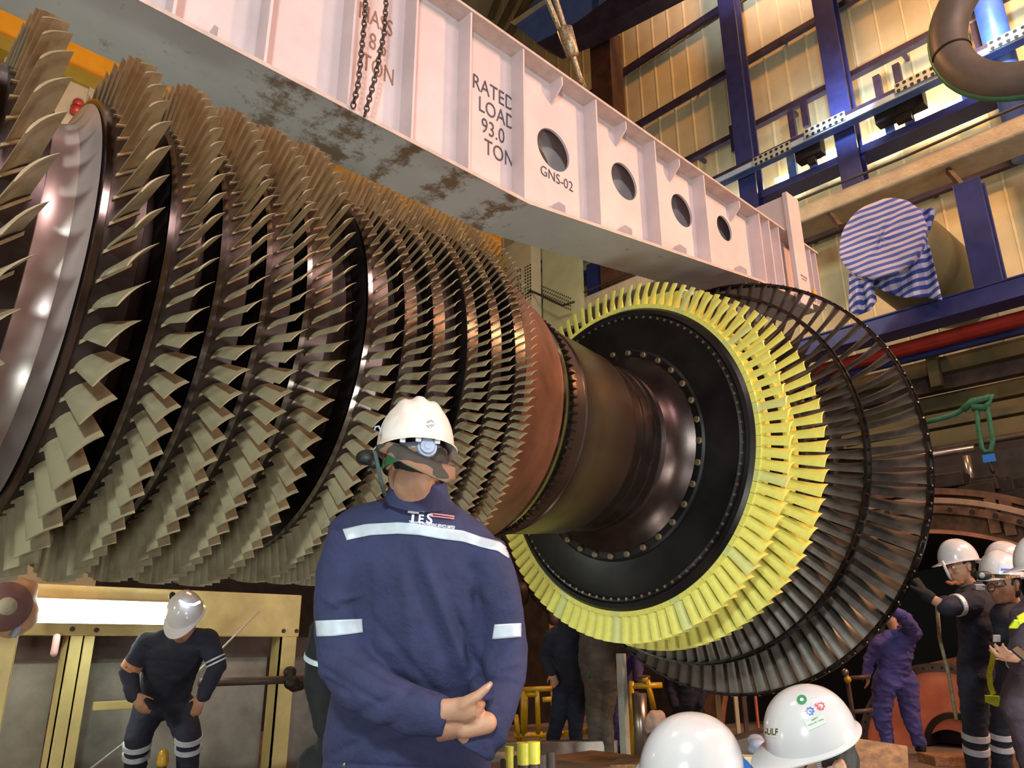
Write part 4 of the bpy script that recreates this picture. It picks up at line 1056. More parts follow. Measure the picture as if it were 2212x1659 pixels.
def person(name_label, jt, wear=M_navy2, skin=M_skin, vox=.012, cvox=.013, head=None, face=True, group=None, legs=True, boots=True, collar=True, tapes=(), hands=(), fat=1.0, jacket_hem=None, trousers=None, wrinkle=.006, headskip=False, sleeves=(1,1), hmat=None, helm=True, helm_s=1.0, hair=True, bodyscale=1.):
    g = {k: J(v) for k, v in jt.items()}
    pel, nk = g['pelvis'], g['neck']; sL, sR = g['shL'], g['shR']
    base = V(pel.x, pel.y, 0)
    root = empty('person', base, name_label, 'person', group)
    side = (sR-sL).normalized(); spine = (nk-pel).normalized()
    fwd = side.cross(spine).normalized()       # pick the sign with the facing hint
    fh = head[2] if head else -fw
    if 'face' in g: fh = g['face']
    if fwd.dot(jt.get('_f', fh) if not isinstance(jt.get('_f'), tuple) else fh) < 0: fwd = -fwd
    chest = g.get('chest', pel.lerp(nk, .66) - fwd*.02)
    hw = (sR-sL).length/2
    f = fat
    def torso(mb, e, low=True):
        secs = []
        cN = nk; 
        hs = (g['hipR']-g['hipL']) if 'hipR' in g else side*.2
        hs = hs.normalized() if hs.length > .05 and hs.normalized().dot(side) > .3 else side
        secs.append((nk+spine*.035, side*(.058+e), fwd*(.060+e)))
        secs.append((nk-spine*.005, side*(.075+e), fwd*(.070+e)))
        secs.append((nk-spine*.035, side*(hw*.62+e), fwd*(.082+e)))
        secs.append((nk.lerp(chest, .35), side*(hw*.92+e)*f, fwd*(.105+e)*f))
        secs.append((chest, side*(hw*.93+e)*f, fwd*(.122+e)*f))
        secs.append((chest.lerp(pel, .5), side*(hw*.84+e)*f, fwd*(.112+e)*f))
        secs.append((chest.lerp(pel, .85), hs*(hw*.82+e)*f, fwd*(.112+e)*f))
        secs.append((pel-spine*.03, hs*(hw*.84+e)*f, fwd*(.118+e)*f))
        secs.append((pel-spine*.10, hs*(hw*.70+e)*f, fwd*(.10+e)*f))
        mb.loft(secs, 24)
    body = MB()
    torso(body, -.014)
    for s_, k in (('L', 0), ('R', 1)):
        sh, el, wr = g['sh'+s_], g.get('el'+s_), g.get('wr'+s_)
        if el is None: continue
        body.cap(sh, el, .050, .042); body.cap(el, wr, .042, .028)
    if legs:
        for s_ in 'LR':
            hp, kn, an = g['hip'+s_], g['kn'+s_], g['an'+s_]
            body.cap(hp, kn, .080*f, .055); body.cap(kn, an, .052, .038)
    if head:
        hc, hup, hf = J(head[0]), head[1], head[2]
        body.cap(nk-spine*.03, hc-hup.normalized()*.05, .060, .052)
        add_head(body, hc, hup, hf, head[3] if len(head) > 3 else 1.0)
    for h in hands:
        add_hand(body, J(h[0]), h[1], h[2], h[3], *(h[4:] if len(h) > 4 else ()))
    me = remesh(body, vox, 3, 'body'); bo = link('body', me, skin, root, True)
    # clothing
    cl = MB(); torso(cl, .012)
    seed = random.random()*50
    for s_, k in (('L', 0), ('R', 1)):
        sh, el, wr = g['sh'+s_], g.get('el'+s_), g.get('wr'+s_)
        if el is None: continue
        cl.cap(sh, el, .074*f, .062); cuff = wr if sleeves[k] == 1 else el.lerp(wr, sleeves[k])
        cl.cap(el, cuff, .061, .048 if sleeves[k] == 1 else .055)
        # slight shoulder web
        cl.cap(nk.lerp(sh, .45), sh, .062*f, .070*f)
    tro = MB() if trousers else cl
    if legs:
        for s_ in 'LR':
            hp, kn, an = g['hip'+s_], g['kn'+s_], g['an'+s_]
            tro.cap(hp, kn, .108*f, .082*f); tro.cap(kn, an+(kn-an).normalized()*.03, .080*f, .064)
    if trousers:
        tro.cap(g['hipL'], g['hipR'], .112*f, .112*f)
    def wr_(co, no):
        q = Vector((co.x*9, co.y*9, co.z*22+seed)); n = noise.noise(q)+.5*noise.noise(q*2.1)
        r = 1-abs(noise.noise(Vector((co.x*6+seed, co.y*6, co.z*11+co.x*5))))*2
        return co + no*(wrinkle*n + wrinkle*.8*max(0, r)**3)
    me = remesh(cl, cvox, 3, 'coverall', wr_); co_ = link('coverall' if not trousers else 'jacket', me, wear, root, True)
    if trousers:
        me = remesh(tro, cvox, 3, 'trousers', wr_); link('trousers', me, trousers, root, True)
    if collar:
        m = MB(); m.loft([(nk-spine*.03, side*.088, fwd*.088), (nk+spine*.01, side*.080, fwd*.080), (nk+spine*.045, side*.072, fwd*.074), (nk+spine*.043, side*.062, fwd*.064), (nk+spine*.0, side*.060, fwd*.062)], 24, False)
        m.build('collar', wear, root, True)
    if legs and boots:
        for s_ in 'LR':
            an, kn = g['an'+s_], g['kn'+s_]; ff = V(fwd.x, fwd.y, 0).normalized()
            m = MB(); z = V(0,0,1); b0 = V(an.x, an.y, max(an.z-.07, 0))
            m.ell(b0+z*.05-ff*.02, ff*.07, z.cross(ff)*.045, z*.06, 14); m.ell(b0+z*.035+ff*.09, ff*.10, z.cross(ff)*.048, z*.042, 14); m.cap(b0+z*.05-ff*.02, an+z*.05, .05, .052)
            me = remesh(m, .012, 2, 'boot'); link('boot', me, M_blackc if boots is True else boots, root, True)
    if head and hair:
        hc, hup, hf = J(head[0]), head[1].normalized(), head[2]; hf = (hf-hup*hf.dot(hup)).normalized(); sdv = hup.cross(hf); s = head[3] if len(head) > 3 else 1.0
        m = MB(); m.ell(hc+hup*.030*s-hf*.022*s, sdv*.080*s, hf*.088*s, hup*.085*s, 20); m.ell(hc-hup*.03*s-hf*.052*s, sdv*.060*s, hf*.045*s, hup*.045*s, 16)
        me = remesh(m, .008, 2, 'hair', lambda c_, n_: c_+n_*.003*noise.noise(c_*60)); link('hair', me, M_hair, root, True)
        for kk in (-1, 1):
            e = MB(); e.ell(hc+hup*.004*s+hf*.080*s+sdv*.031*s*kk, sdv*.013*s, hf*.010*s, hup*.008*s, 12); eo = e.build('eye', mat_eye, root, True)
            e = MB(); e.ell(hc+hup*.004*s+hf*.0885*s+sdv*.031*s*kk, sdv*.005*s, hf*.003*s, hup*.005*s, 10); e.build('iris', M_hair, eo, True)
            e = MB(); e.cap(hc+hup*.026*s+hf*.092*s+sdv*.016*s*kk, hc+hup*.026*s+hf*.082*s+sdv*.046*s*kk, .003*s, .003*s, 8); e.build('eyebrow', M_hair, root, True)
        if helm: helmet(root, hc+hup*(.048)*s, hup, hf, s*helm_s, hmat or M_helm)
    for t in tapes:
        a, b = g[t[0]], g[t[1]]; ringtape(a, b, t[2], t[3], t[4]+.004, t[5]+.004, t[6] if len(t) > 6 else M_tape, root)
    root['_'] = 0; del root['_']
    return root, g, side, spine, fwd
mat_eye = mat('eye white', (225,220,212), .2, 0., 0)
def dirpx(p, q):
    return (J(q)-J(p)).normalized()
def floorpt(p, z=.07): return V(p.x, p.y, z)

# ---------------------------------------------------------------- main figure seen from behind
D0 = 2.28
def p1():
    jt = dict(neck=(903,1072,2.33), shL=(752,1152,2.34), shR=(1056,1195,2.30), elL=(752,1440,2.26), wrL=(985,1545,2.13),
              elR=(1078,1425,2.32), wrR=(1010,1590,2.16), pelvis=(880,1640,2.42), hipL=(800,1680,2.44), hipR=(965,1685,2.42))
    g = {k: J(v) for k, v in jt.items()}
    nk, pel, sL, sR = g['neck'], g['pelvis'], g['shL'], g['shR']
    root = empty('person', V(pel.x, pel.y, 0), 'man in navy coverall and white helmet seen from behind, hands clasped behind his back', 'person')
    side = (sR-sL).normalized(); spine = (nk-pel).normalized(); fwd = side.cross(spine).normalized()
    if fwd.dot(fw) < 0: fwd = -fwd
    hip = {}
    for s_ in 'LR':
        hp = g['hip'+s_]; hip[s_] = (hp, V(hp.x, hp.y, .50)+fwd*.02, V(hp.x, hp.y, .09))
    def sec(px, py, d, wpx, dep):      # centre pixel, half width in px
        c = at(px, py, d=d); return (c, side*(wpx/F*d), fwd*dep)
    tors = [ (nk+spine*.05, side*.066, fwd*.07), (nk+spine*.02, side*.08, fwd*.08),
      sec(905,1090,2.35,84,.092), sec(900,1116,2.36,148,.112), sec(897,1152,2.37,188,.130), sec(898,1195,2.37,196,.145), sec(905,1290,2.38,182,.155), sec(905,1380,2.39,178,.155), sec(898,1470,2.40,176,.150), sec(888,1550,2.41,182,.150), sec(880,1620,2.42,186,.152), sec(878,1700,2.43,186,.155), sec(878,1780,2.44,176,.15)]
    cl = MB(); cl.loft(tors, 36)
    def lofts(mb, pts, n=22):   # pts: (px,py,d,halfwidth px, depth)
        cs = [at(p[0], p[1], d=p[2]) for p in pts]; secs = []
        for i, p in enumerate(pts):
            dd = (cs[min(i+1, len(cs)-1)]-cs[max(i-1, 0)]).normalized(); u = dd.cross(fwd).normalized(); v = u.cross(dd)
            secs.append((cs[i], u*(p[3]/F*p[2]), v*p[4]))
        mb.loft(secs, n)
    # viewer's left arm
    lofts(cl, [(800,1145,2.36,36,.06),(762,1170,2.34,58,.075),(742,1240,2.33,60,.078),(734,1310,2.32,56,.074),(732,1370,2.30,54,.068),(742,1430,2.27,60,.072),(775,1478,2.22,62,.068),(835,1512,2.17,58,.062),(900,1535,2.14,52,.055),(950,1548,2.12,46,.048),(966,1552,2.12,43,.044)])
    # viewer's right arm
    lofts(cl, [(1010,1172,2.34,36,.06),(1045,1200,2.31,54,.075),(1072,1270,2.31,50,.075),(1085,1335,2.32,48,.070),(1090,1400,2.31,52,.070),(1082,1460,2.27,55,.068),(1062,1520,2.22,56,.062),(1035,1590,2.18,56,.058),(1020,1620,2.17,50,.05)])
    for s_ in 'LR': cl.cap(hip[s_][0], hip[s_][1], .118, .09); cl.cap(hip[s_][1], hip[s_][2], .088, .07)
    def folds(co, no):
        q = co; r = (q-CAM); dd = r.dot(fw); px = r.dot(RT)/dd*F+1106; py = 829.5-r.dot(UP)/dd*F
        k = 0
        # long soft folds on the back running from the left shoulder blade down to the right waist
        def fold(x0, y0, x1, y1, w, amp, pw=1.):
            nonlocal k
            dx, dy = x1-x0, y1-y0; L = math.hypot(dx, dy); s = ((px-x0)*dx+(py-y0)*dy)/L/L; t = ((px-x0)*dy-(py-y0)*dx)/L
            if -.15 < s < 1.15:
                e = min(1, (s+.15)/.3, (1.15-s)/.3); k += amp*e*math.exp(-(t/w)**2)
        if no.dot(fw) < .3:
            fold(880, 1200, 1000, 1520, 16, -.011); fold(915, 1210, 1030, 1500, 14, .012); fold(985, 1330, 1048, 1490, 12, -.018)
            fold(870, 1230, 900, 1480, 14, .006); fold(1005, 1240, 1060, 1300, 14, .006); fold(1035, 1250, 1010, 1460, 14, -.010)
            fold(790, 1220, 800, 1400, 12, -.008); fold(800, 1330, 960, 1520, 10, -.006); fold(760,1420,900,1500,9,-.008); fold(690,1440,820,1520,7,-.007)
            fold(700, 1330, 770, 1300, 7, -.006); fold(705, 1300, 780, 1285, 6, .005); fold(700,1290,770,1340,7,.005); fold(690,1400,780,1425,8,-.006)
            fold(700,1470,760,1500,8,-.008); fold(740,1560,900,1480,12,-.008); fold(700,1640,860,1560,10,-.007); fold(760,1600,900,1585,9,.006)
            fold(1060,1420,1120,1380,7,-.007); fold(1050,1450,1130,1430,7,.006); fold(1050,1470,1125,1480,8,-.007); fold(1030,1500,1080,1640,9,-.006); fold(1055,1520,1100,1620,9,.005)
            fold(700,1650,1010,1665,5,-.006)
        n = noise.noise(Vector((q.x*7, q.y*7, q.z*9)))*.004 + noise.noise(Vector((q.x*18, q.y*18, q.z*26)))*.002
        return co + no*(k+n)
    me = remesh(cl, .0075, 5, 'coverall', folds); cov = link('coverall', me, M_navy, root, True)
    bvh = BVHTree.FromPolygons([v.co.copy() for v in me.vertices], [tuple(p.vertices) for p in me.polygons])
    def proj(px, py, off=.002):
        r = ray(px, py).normalized(); h = bvh.ray_cast(CAM, r)
        if h[0] is None: return None
        return h[0]-r*off
    def tape(top, bot, name, m=M_tape, N=60, K=8, off=.003):
        def ip(L, t):
            t *= len(L)-1; i = min(int(t), len(L)-2); f = t-i; return (L[i][0]*(1-f)+L[i+1][0]*f, L[i][1]*(1-f)+L[i+1][1]*f)
        vs = []; ok = True; last = None
        for i in range(K+1):
            for j in range(N+1):
                a = ip(top, j/N); b = ip(bot, j/N); s = i/K; p = proj(a[0]*(1-s)+b[0]*s, a[1]*(1-s)+b[1]*s, off)
                vs.append(p)
        fs = [(i*(N+1)+j, i*(N+1)+j+1, (i+1)*(N+1)+j+1, (i+1)*(N+1)+j) for i in range(K) for j in range(N)]
        fs = [q for q in fs if all(vs[k] is not None for k in q)]; vs = [v if v is not None else nk for v in vs]
        mb = MB(); mb.add(vs, fs); o = mb.build(name, m, root, True); sd = o.modifiers.new('s', 'SOLIDIFY'); sd.thickness = .0015; sd.offset = 0; return o
    tape([(740,1143),(790,1132),(860,1128),(893,1130),(950,1140),(1000,1146),(1040,1160),(1080,1170),(1103,1190)], [(749,1167),(800,1156),(860,1153),(905,1156),(950,1164),(1000,1170),(1040,1182),(1075,1190),(1099,1206)], 'reflective_tape')
    tape([(681,1341),(720,1339),(782,1337)], [(684,1375),(720,1374),(784,1366)], 'reflective_tape', N=24)
    tape([(1068,1349),(1100,1347),(1126,1346)], [(1063,1381),(1100,1378),(1126,1376)], 'reflective_tape', N=20)
    # printed logo, pressed onto the cloth
    def decal(body, size, px, py, ang, m, sx=1., bold=0., shear=0., sp=1.):
        me = text_mesh(body, size, Matrix.Identity(4), 0., sx=sx, align='LEFT', bold=bold, shear=shear, spacing=sp)
        ca, sa = math.cos(ang), math.sin(ang)
        bm = bmesh.new(); bm.from_mesh(me); bmesh.ops.triangulate(bm, faces=bm.faces[:]); 
        bmesh.ops.subdivide_edges(bm, edges=[e for e in bm.edges if e.calc_length() > 6], cuts=2, use_grid_fill=True)
        for v in bm.verts:
            x, y = v.co.x, -v.co.y; p = proj(px+x*ca-y*sa, py+x*sa+y*ca, .0035)
            if p is not None: v.co = p
        bm.to_mesh(me); bm.free(); return link('printed_logo', me, m, root)
    an = math.radians(6)
    decal('T', 34, 880, 1117, an, M_txtw, sx=1.15, bold=.8); decal('E', 26, 903, 1121, an, M_txtw, sx=.95, bold=.8); decal('S', 30, 921, 1121, an, M_txtw, sx=1.0, bold=.9)
    def strip(x0, y0, x1, y1, h, m): return tape([(x0,y0),(x1,y1)], [(x0,y0+h),(x1,y1+h)], 'printed_logo', m, N=14, K=2, off=.0035)
    strip(880, 1098, 917, 1103, 3.5, M_txtw); strip(930, 1107, 981, 1114, 3.2, M_txtp); strip(930, 1113, 981, 1119, 2.6, M_txtp)
    decal('TECHNICAL ENGINEERING SERVICE LIMITED', 9.5, 883, 1128, math.radians(7), M_txtw, sx=.53, bold=.25)
    # collar
    m = MB(); rr = []
    for (dz, hw, hd, ox) in ((-.018,.100,.098,0),(-.006,.096,.094,0),(.02,.090,.086,0),(.048,.086,.082,0),(.056,.082,.078,0),(.052,.075,.072,0),(.0,.070,.070,0)):
        rr.append((nk+spine*dz+side*.0, side*hw, fwd*hd))
    m.loft(rr, 40, False); m.build('collar', M_navy, root, True)
    # body : head, neck, forearms, hands
    b = MB(); b.loft([(c, u*.8, v*.8) for c, u, v in tors], 28)
    HU = (UP*.90 + RT*.10 + fw*.42).normalized(); HF = (fw*.88 - RT*.45 - UP*.42)
    hc = at(893, 1003, d=2.31)
    b.cap(nk-spine*.02, hc-HU*.055-HF.normalized()*.02, .066, .060, 18)
    hup, hf, hsd = add_head(b, hc, HU, HF, 1.02)
    b.cap(g['shL']-spine*.05+side*.02, g['elL']+fwd*.02, .036, .028); b.cap(g['elL']+fwd*.02, at(850,1518,d=2.18), .028, .026); b.cap(at(850,1518,d=2.165), g['wrL'], .030, .028); b.cap(g['shR']-spine*.05-side*.02, g['elR']+fwd*.02, .036, .03); b.cap(g['elR'], g['wrR'], .04, .03)
    for s_ in 'LR': b.cap(hip[s_][0], hip[s_][1], .09, .06); b.cap(hip[s_][1], hip[s_][2], .055, .04)
    # left hand: wrist emerges from the cuff, thumb points up right, fingers wrap the other wrist
    wl = at(976, 1533, d=2.095); dl = (at(1030, 1530, d=2.09)-wl).normalized()
    secs = [(wl-dl*.03, UP*.030, fw*.022), (wl, UP*.031, fw*.021), (wl+dl*.03, UP*.034, fw*.02), (wl+dl*.055, UP*.030, fw*.019), (wl+dl*.066, UP*.022, fw*.016)]
    b.loft(secs, 18)
    t0 = at(1000, 1522, d=2.088); t1 = at(1032, 1503, d=2.085); t2 = at(1050, 1487, d=2.088); t3 = at(1059, 1478, d=2.09)
    b.cap(t0, t1, .019, .0145); b.cap(t1, t2, .0135, .0115); b.cap(t2, t3, .011, .0085)
    for i in range(4):     # fingers curled round behind the right wrist
        p0 = wl+dl*(.045-.004*i)-UP*(.014*i-.016); p1_ = p0+(dl*.75-UP*.35+fw*.5).normalized()*.040; p2_ = p1_+(dl*.2-UP*.35+fw*.9).normalized()*.026; p3_ = p2_+(fw*.9-dl*.45).normalized()*.020
        b.cap(p0, p1_, .0105, .0098, 10); b.cap(p1_, p2_, .0098, .009, 10); b.cap(p2_, p3_, .009, .0075, 10)
    # right hand hanging below the grip, back of the palm towards the viewer
    wr_ = at(1012, 1570, d=2.125); dr_ = (at(968, 1580, d=2.12)-wr_).normalized()
    add_hand(b, wr_+dr_*.0, dr_, (fw*.6+UP*.5), -1, 1.0, (.75,.75,.5), .06, .6, .4)
    b.cap(wr_-dr_*.05, wr_+dr_*.01, .030, .029)
    me = remesh(b, .0045, 3, 'body'); link('body', me, M_skin2, root, True)
    # nail
    m = MB(); m.ell(t3.lerp(t2, .35)-fw*.0085, (t3-t2).normalized()*.0075, UP*.006, fw*.002, 10); m.build('thumb_nail', mat('finger nail', (226,190,170), .3, 0, 0), root, True)
    # hair
    m = MB(); m.ell(hc+hup*.03-hf*.020, hsd*.083, hf*.092, hup*.090, 24); m.ell(hc-hup*.015-hf*.055, hsd*.066, hf*.045, hup*.04, 18)
    me = remesh(m, .006, 2, 'hair', lambda c_, n_: c_+n_*.004*noise.noise(c_*90)); link('hair', me, M_hair, root, True)
    # helmet with ridges and suspension
    hh = at(897, 972, d=2.28)
    hu2 = (UP*.92 - RT*.02 + fw*.39).normalized(); hf2 = (fw*.93-RT*.30-UP*.35)
    h = helmet(root, hh, hu2, hf2, 1.0, M_helmd, 2, .03, .05)
    hf2 = (hf2-hu2*hf2.dot(hu2)).normalized(); hs2 = hu2.cross(hf2)
    m = MB(); n_ = 40; vs = []
    for i in range(n_+1):
        a = math.radians(100+160*i/n_)
        for dz, rr_ in ((-.012,1.0),(-.05,.97),(-.05,.94),(-.012,.97)):
            vs.append(hh+hf2*math.cos(a)*.112*rr_+hs2*math.sin(a)*.092*rr_+hu2*dz)
    m.add(vs, [(4*i+j, 4*i+(j+1) % 4, 4*i+4+(j+1) % 4, 4*i+4+j) for i in range(n_) for j in range(4)]+[(0,1,2,3),(4*n_+3,4*n_+2,4*n_+1,4*n_)]); m.build('headband', M_gpl, h, True)
    m = MB(); kc = hh-hf2*.118-hu2*.030-hs2*.012; 
    for r, z0, z1 in ((.030,0,.010),(.022,.010,.018),(.010,.018,.020)):
        m.loft([(kc-hf2*z0, hs2*r, hu2*r), (kc-hf2*z1, hs2*r*.93, hu2*r*.93)], 14)
    m.build('ratchet_knob', M_gpl, h)
    for a in (200, 172, 150):
        a = math.radians(a); c = hh+hf2*math.cos(a)*.142+hs2*math.sin(a)*.114-hu2*.014; m = MB(); m.box((-.008,-.003,-.012),(.008,.003,.008), Matrix.Translation(c) @ frame((0,0,0), hs2, hf2)); m.build('rim_lug', M_helm, h, bevel=.002)
    # camouflage cap brim worn backwards under the helmet
    cc_ = hh-hu2*.052; m = MB(); vs = []; K = 24; T_ = 4
    up_l = [(812,962,2.20),(840,952,2.17),(870,962,2.155),(905,980,2.15),(940,996,2.155),(968,1004,2.17),(984,1004,2.20)]
    lo_l = [(812,972,2.19),(842,984,2.13),(872,1000,2.10),(905,1016,2.095),(940,1032,2.10),(966,1042,2.12),(985,1036,2.17)]
    def ipl(L, t):
        t *= len(L)-1; i = min(int(t), len(L)-2); q = t-i; q = q*q*(3-2*q)*.3+q*.7; return [L[i][k]*(1-q)+L[i+1][k]*q for k in range(3)]
    for i in range(K+1):
        A_ = at(*ipl(up_l, i/K)[:2], d=ipl(up_l, i/K)[2]); B_ = at(*ipl(lo_l, i/K)[:2], d=ipl(lo_l, i/K)[2])
        for t in range(T_+1): vs.append(A_.lerp(B_, t/T_)+UP*.004*math.sin(PI*t/T_))
    m.add(vs, [((T_+1)*i+j, (T_+1)*i+j+1, (T_+1)*(i+1)+j+1, (T_+1)*(i+1)+j) for i in range(K) for j in range(T_)]); o = m.build('camouflage_cap_brim', M_camo, root, True); sd = o.modifiers.new('s', 'SOLIDIFY'); sd.thickness = .004
    m = MB(); m.loft([(cc_+hu2*.04, hf2*.110, hs2*.094), (cc_-hu2*.004, hf2*.112, hs2*.096), (cc_-hu2*.012, hf2*.108, hs2*.092)], 36, False); m.build('camouflage_cap_band', M_camo, root, True)
    # chin strap, hook, black mask at the face side
    m = MB(); m.tube([at(810, 975, d=2.20), at(815, 1000, d=2.19), at(822, 1035, d=2.20), at(832, 1070, d=2.24)], .006, 8); m.build('chin_strap', M_green if False else mat('grey green strap', (78,88,88), .8, 0, .1, 30), root, True)
    m = MB(); m.tube([at(x, y, d=2.2) for x, y in [(820,940),(822,928),(818,921),(811,922),(809,930)]], .003, 8); m.build('helmet_hook', M_gpl, h, True)
    m = MB(); m.ell(at(793, 988, d=2.28), RT*.034, fw*.045, UP*.024, 16); m.ell(at(812, 1000, d=2.25), RT*.022, fw*.04, UP*.018, 12); me = remesh(m, .006, 2, 'face_mask'); link('face_mask', me, M_rubber, root, True)
    # emblem on the helmet shell
    me_h = h.data; bh = BVHTree.FromPolygons([v.co.copy() for v in me_h.vertices], [tuple(p.vertices) for p in me_h.polygons])
    m = MB()
    for (x0, y0, x1, y1) in [(921,914,929,907),(931,907,937,913),(938,916,931,923),(928,924,921,918),(925,913,931,910),(926,920,933,917)]:
        q = []
        for x, y in ((x0, y0), (x1, y1)):
            r = ray(x, y).normalized(); hit = bh.ray_cast(CAM, r)[0]; q.append(hit-r*.001)
        m.bar(q[0], q[1], .0012, .002, up=fw)
    m.build('helmet_emblem', M_txtk, h)
    # pocket zip pull
    m = MB(); p = proj(744, 1653, .004)
    if p: m.ell(p, RT*.006, fw*.003, UP*.008, 8); m.build('zip_pull', M_steel, root, True)
p1()

# ---------------------------------------------------------------- helper for stock poses
def legs_to_floor(j, d, w=.11, bend=0., fwdv=None):
    pass
fv = -fw; fv = V(fv.x, fv.y, 0).normalized()      # towards the camera on the ground
RTh = V(RT.x, RT.y, 0).normalized()
# bending man at lower left, leaning with his hands on his thighs
D2 = 5.5
j2 = dict(neck=(388,1372,5.32), shL=(318,1388,5.38), shR=(448,1382,5.38), elL=(277,1452,5.35), wrL=(290,1503,5.25), elR=(470,1438,5.35), wrR=(440,1500,5.22), pelvis=(350,1512,5.62), hipL=(322,1530,5.6), hipR=(388,1530,5.6), knL=(297,1598,5.42), knR=(408,1592,5.42),
    anL=floorpt(at(292,1700,d=5.5)), anR=floorpt(at(405,1700,d=5.5)), _f=fv)
pr2, g2, *_ = person('man in dark overalls stooping with hands on thighs in front of the long lamp', j2, M_navy2, M_skin, head=((402,1338,5.12), (UP*.9-fw*.42), (-fw*.8-UP*.62), 1.0), fat=1.05,
    hands=[((292,1500,5.24), (V(0,0,-1)*.8+RTh*.5), -fv, 1), ((438,1500,5.22), (V(0,0,-1)*.9-RTh*.3), -fv, -1)],
    tapes=[('knL','anL',.05,.12,.090,.090), ('knL','anL',.20,.27,.088,.088), ('knR','anR',-.02,.05,.090,.090), ('knR','anR',.13,.20,.088,.088), ('elR','shR',.1,.16,.066,.066), ('elR','shR',.24,.30,.067,.067), ('elL','shL',.12,.34,.066,.068, mat('orange reflective tape', (190,130,90), .5, 0, .1, 10))])
# led lamp band on his helmet
m = MB(); m.tube([at(388, 1298, d=5.0), at(402, 1306, d=4.97), at(420, 1306, d=4.97), at(432, 1300, d=5.0)], .008, 8); m.build('led_headlamp', M_led, pr2, True)
m = MB(); p = at(372, 1288, d=5.15); m.ell(p, RT*.02, fw*.03, UP*.03, 10); m.build('ear_fitting', M_rubber, pr2, True)
# sliver of a man hidden behind the main figure
j3 = dict(neck=(778,1330,2.72), shL=(712,1370,2.74), shR=(820,1370,2.74), elL=(694,1470,2.74), wrL=(704,1560,2.70), pelvis=(735,1640,2.78), hipL=(702,1670,2.78), hipR=(775,1670,2.78), knL=V(0,0,0), knR=V(0,0,0), anL=V(0,0,0), anR=V(0,0,0), _f=-fv)
pp = J(j3['hipL']); j3['knL'] = V(pp.x, pp.y, .5); j3['anL'] = V(pp.x, pp.y, .08); pp = J(j3['hipR']); j3['knR'] = V(pp.x, pp.y, .5); j3['anR'] = V(pp.x, pp.y, .08)
j3['neck'] = (778,1330,2.72)
person('man in dark clothes mostly hidden behind the left arm of the clasped hands man', j3, M_blackc, M_skin, head=((806,1262,2.74), V(0,0,1), -fv, 1.0), tapes=[('elL','shL',.45,.55,.070,.072)])
# akimbo man
j4 = dict(neck=(1224,1350,7.9), shL=(1192,1374,7.9), shR=(1264,1376,7.95), elL=(1176,1418,8.0), wrL=(1192,1452,7.85), elR=(1280,1425,8.0), wrR=(1266,1462,7.85), pelvis=(1231,1465,7.95), hipL=(1217,1475,7.95), hipR=(1250,1475,7.95), knL=(1206,1550,7.9), knR=(1244,1552,7.9), anL=(1188,1622,7.9), anR=(1243,1632,7.9), _f=fv)
for k in ('anL','anR'): j4[k] = floorpt(J(j4[k]), .09)
person('man in dark blue jacket and trousers standing with hand on hip under the yellow blades', j4, M_navy2, M_skin, head=((1222,1316,7.9), V(0,0,1), fv, 1.0), trousers=mat('dark blue trousers', (30,32,52), .9, 0, .1, 6), boots=mat('brown boot leather', (64,44,36), .6, 0, .2, 10), hands=[((1192,1452,7.84), (V(0,0,-1)*.9+RTh*.3), -fv, -1, 1.0, (.15,.2,.2), .25)])
# grey brown coverall
j5 = dict(neck=(1300,1345,7.6), shL=(1268,1370,7.6), shR=(1334,1372,7.65), elL=(1262,1425,7.7), wrL=(1268,1470,7.7), elR=(1340,1420,7.75), wrR=(1330,1462,7.75), pelvis=(1298,1452,7.65), hipL=(1284,1465,7.65), hipR=(1316,1465,7.65), knL=(1284,1545,7.6), knR=(1306,1545,7.6), anL=(1288,1630,7.6), anR=(1316,1640,7.5), _f=(RTh*.4+fv).normalized())
for k in ('anL','anR'): j5[k] = floorpt(J(j5[k]), .09)
person('man in grey brown work suit standing right of the hand on hip man', j5, M_gray, M_skin, head=((1302,1306,7.6), V(0,0,1), fv, 1.0), trousers=mat('grey work trousers', (84,76,68), .9, 0, .15, 6, .3, 40), boots=mat('tan black boot', (52,40,30), .7, 0, .3, 12), fat=1.02)
m = MB(); m.tube([at(1274,1447,d=7.4), at(1272,1455,d=7.4), at(1274,1465,d=7.4)], .012, 8); o = m.build('carabiner', M_green, None, True); tag(o, 'small green carabiner clipped at the hip of the grey suited man', 'carabiner')
# purple suit man
j6 = dict(neck=(1352,1375,8.3), shL=(1330,1400,8.3), shR=(1380,1402,8.3), elL=(1322,1440,8.4), wrL=(1328,1475,8.4), elR=(1378,1440,8.1), wrR=(1377,1470,7.9), pelvis=(1347,1480,8.35), hipL=(1336,1488,8.35), hipR=(1358,1488,8.35), knL=(1328,1552,8.3), knR=(1346,1555,8.3), anL=(1320,1615,8.3), anR=(1338,1625,8.2), _f=(RTh+fv*.3).normalized())
for k in ('anL','anR'): j6[k] = floorpt(J(j6[k]), .09)
pr6, *_ = person('man in purple blue coverall and black gloves by the yellow railing', j6, M_purple, M_skin, head=((1356,1340,8.3), V(0,0,1), RTh, 1.0), sleeves=(1, 1))
m = MB(); m.cap(at(1378,1440,d=8.1), at(1376,1478,d=7.9), .06, .045); m.ell(at(1374,1484,d=7.88), RT*.05, fw*.05, UP*.04, 12); me = remesh(m, .01, 2, 'long_glove'); link('long_glove', me, M_blackc, pr6, True)
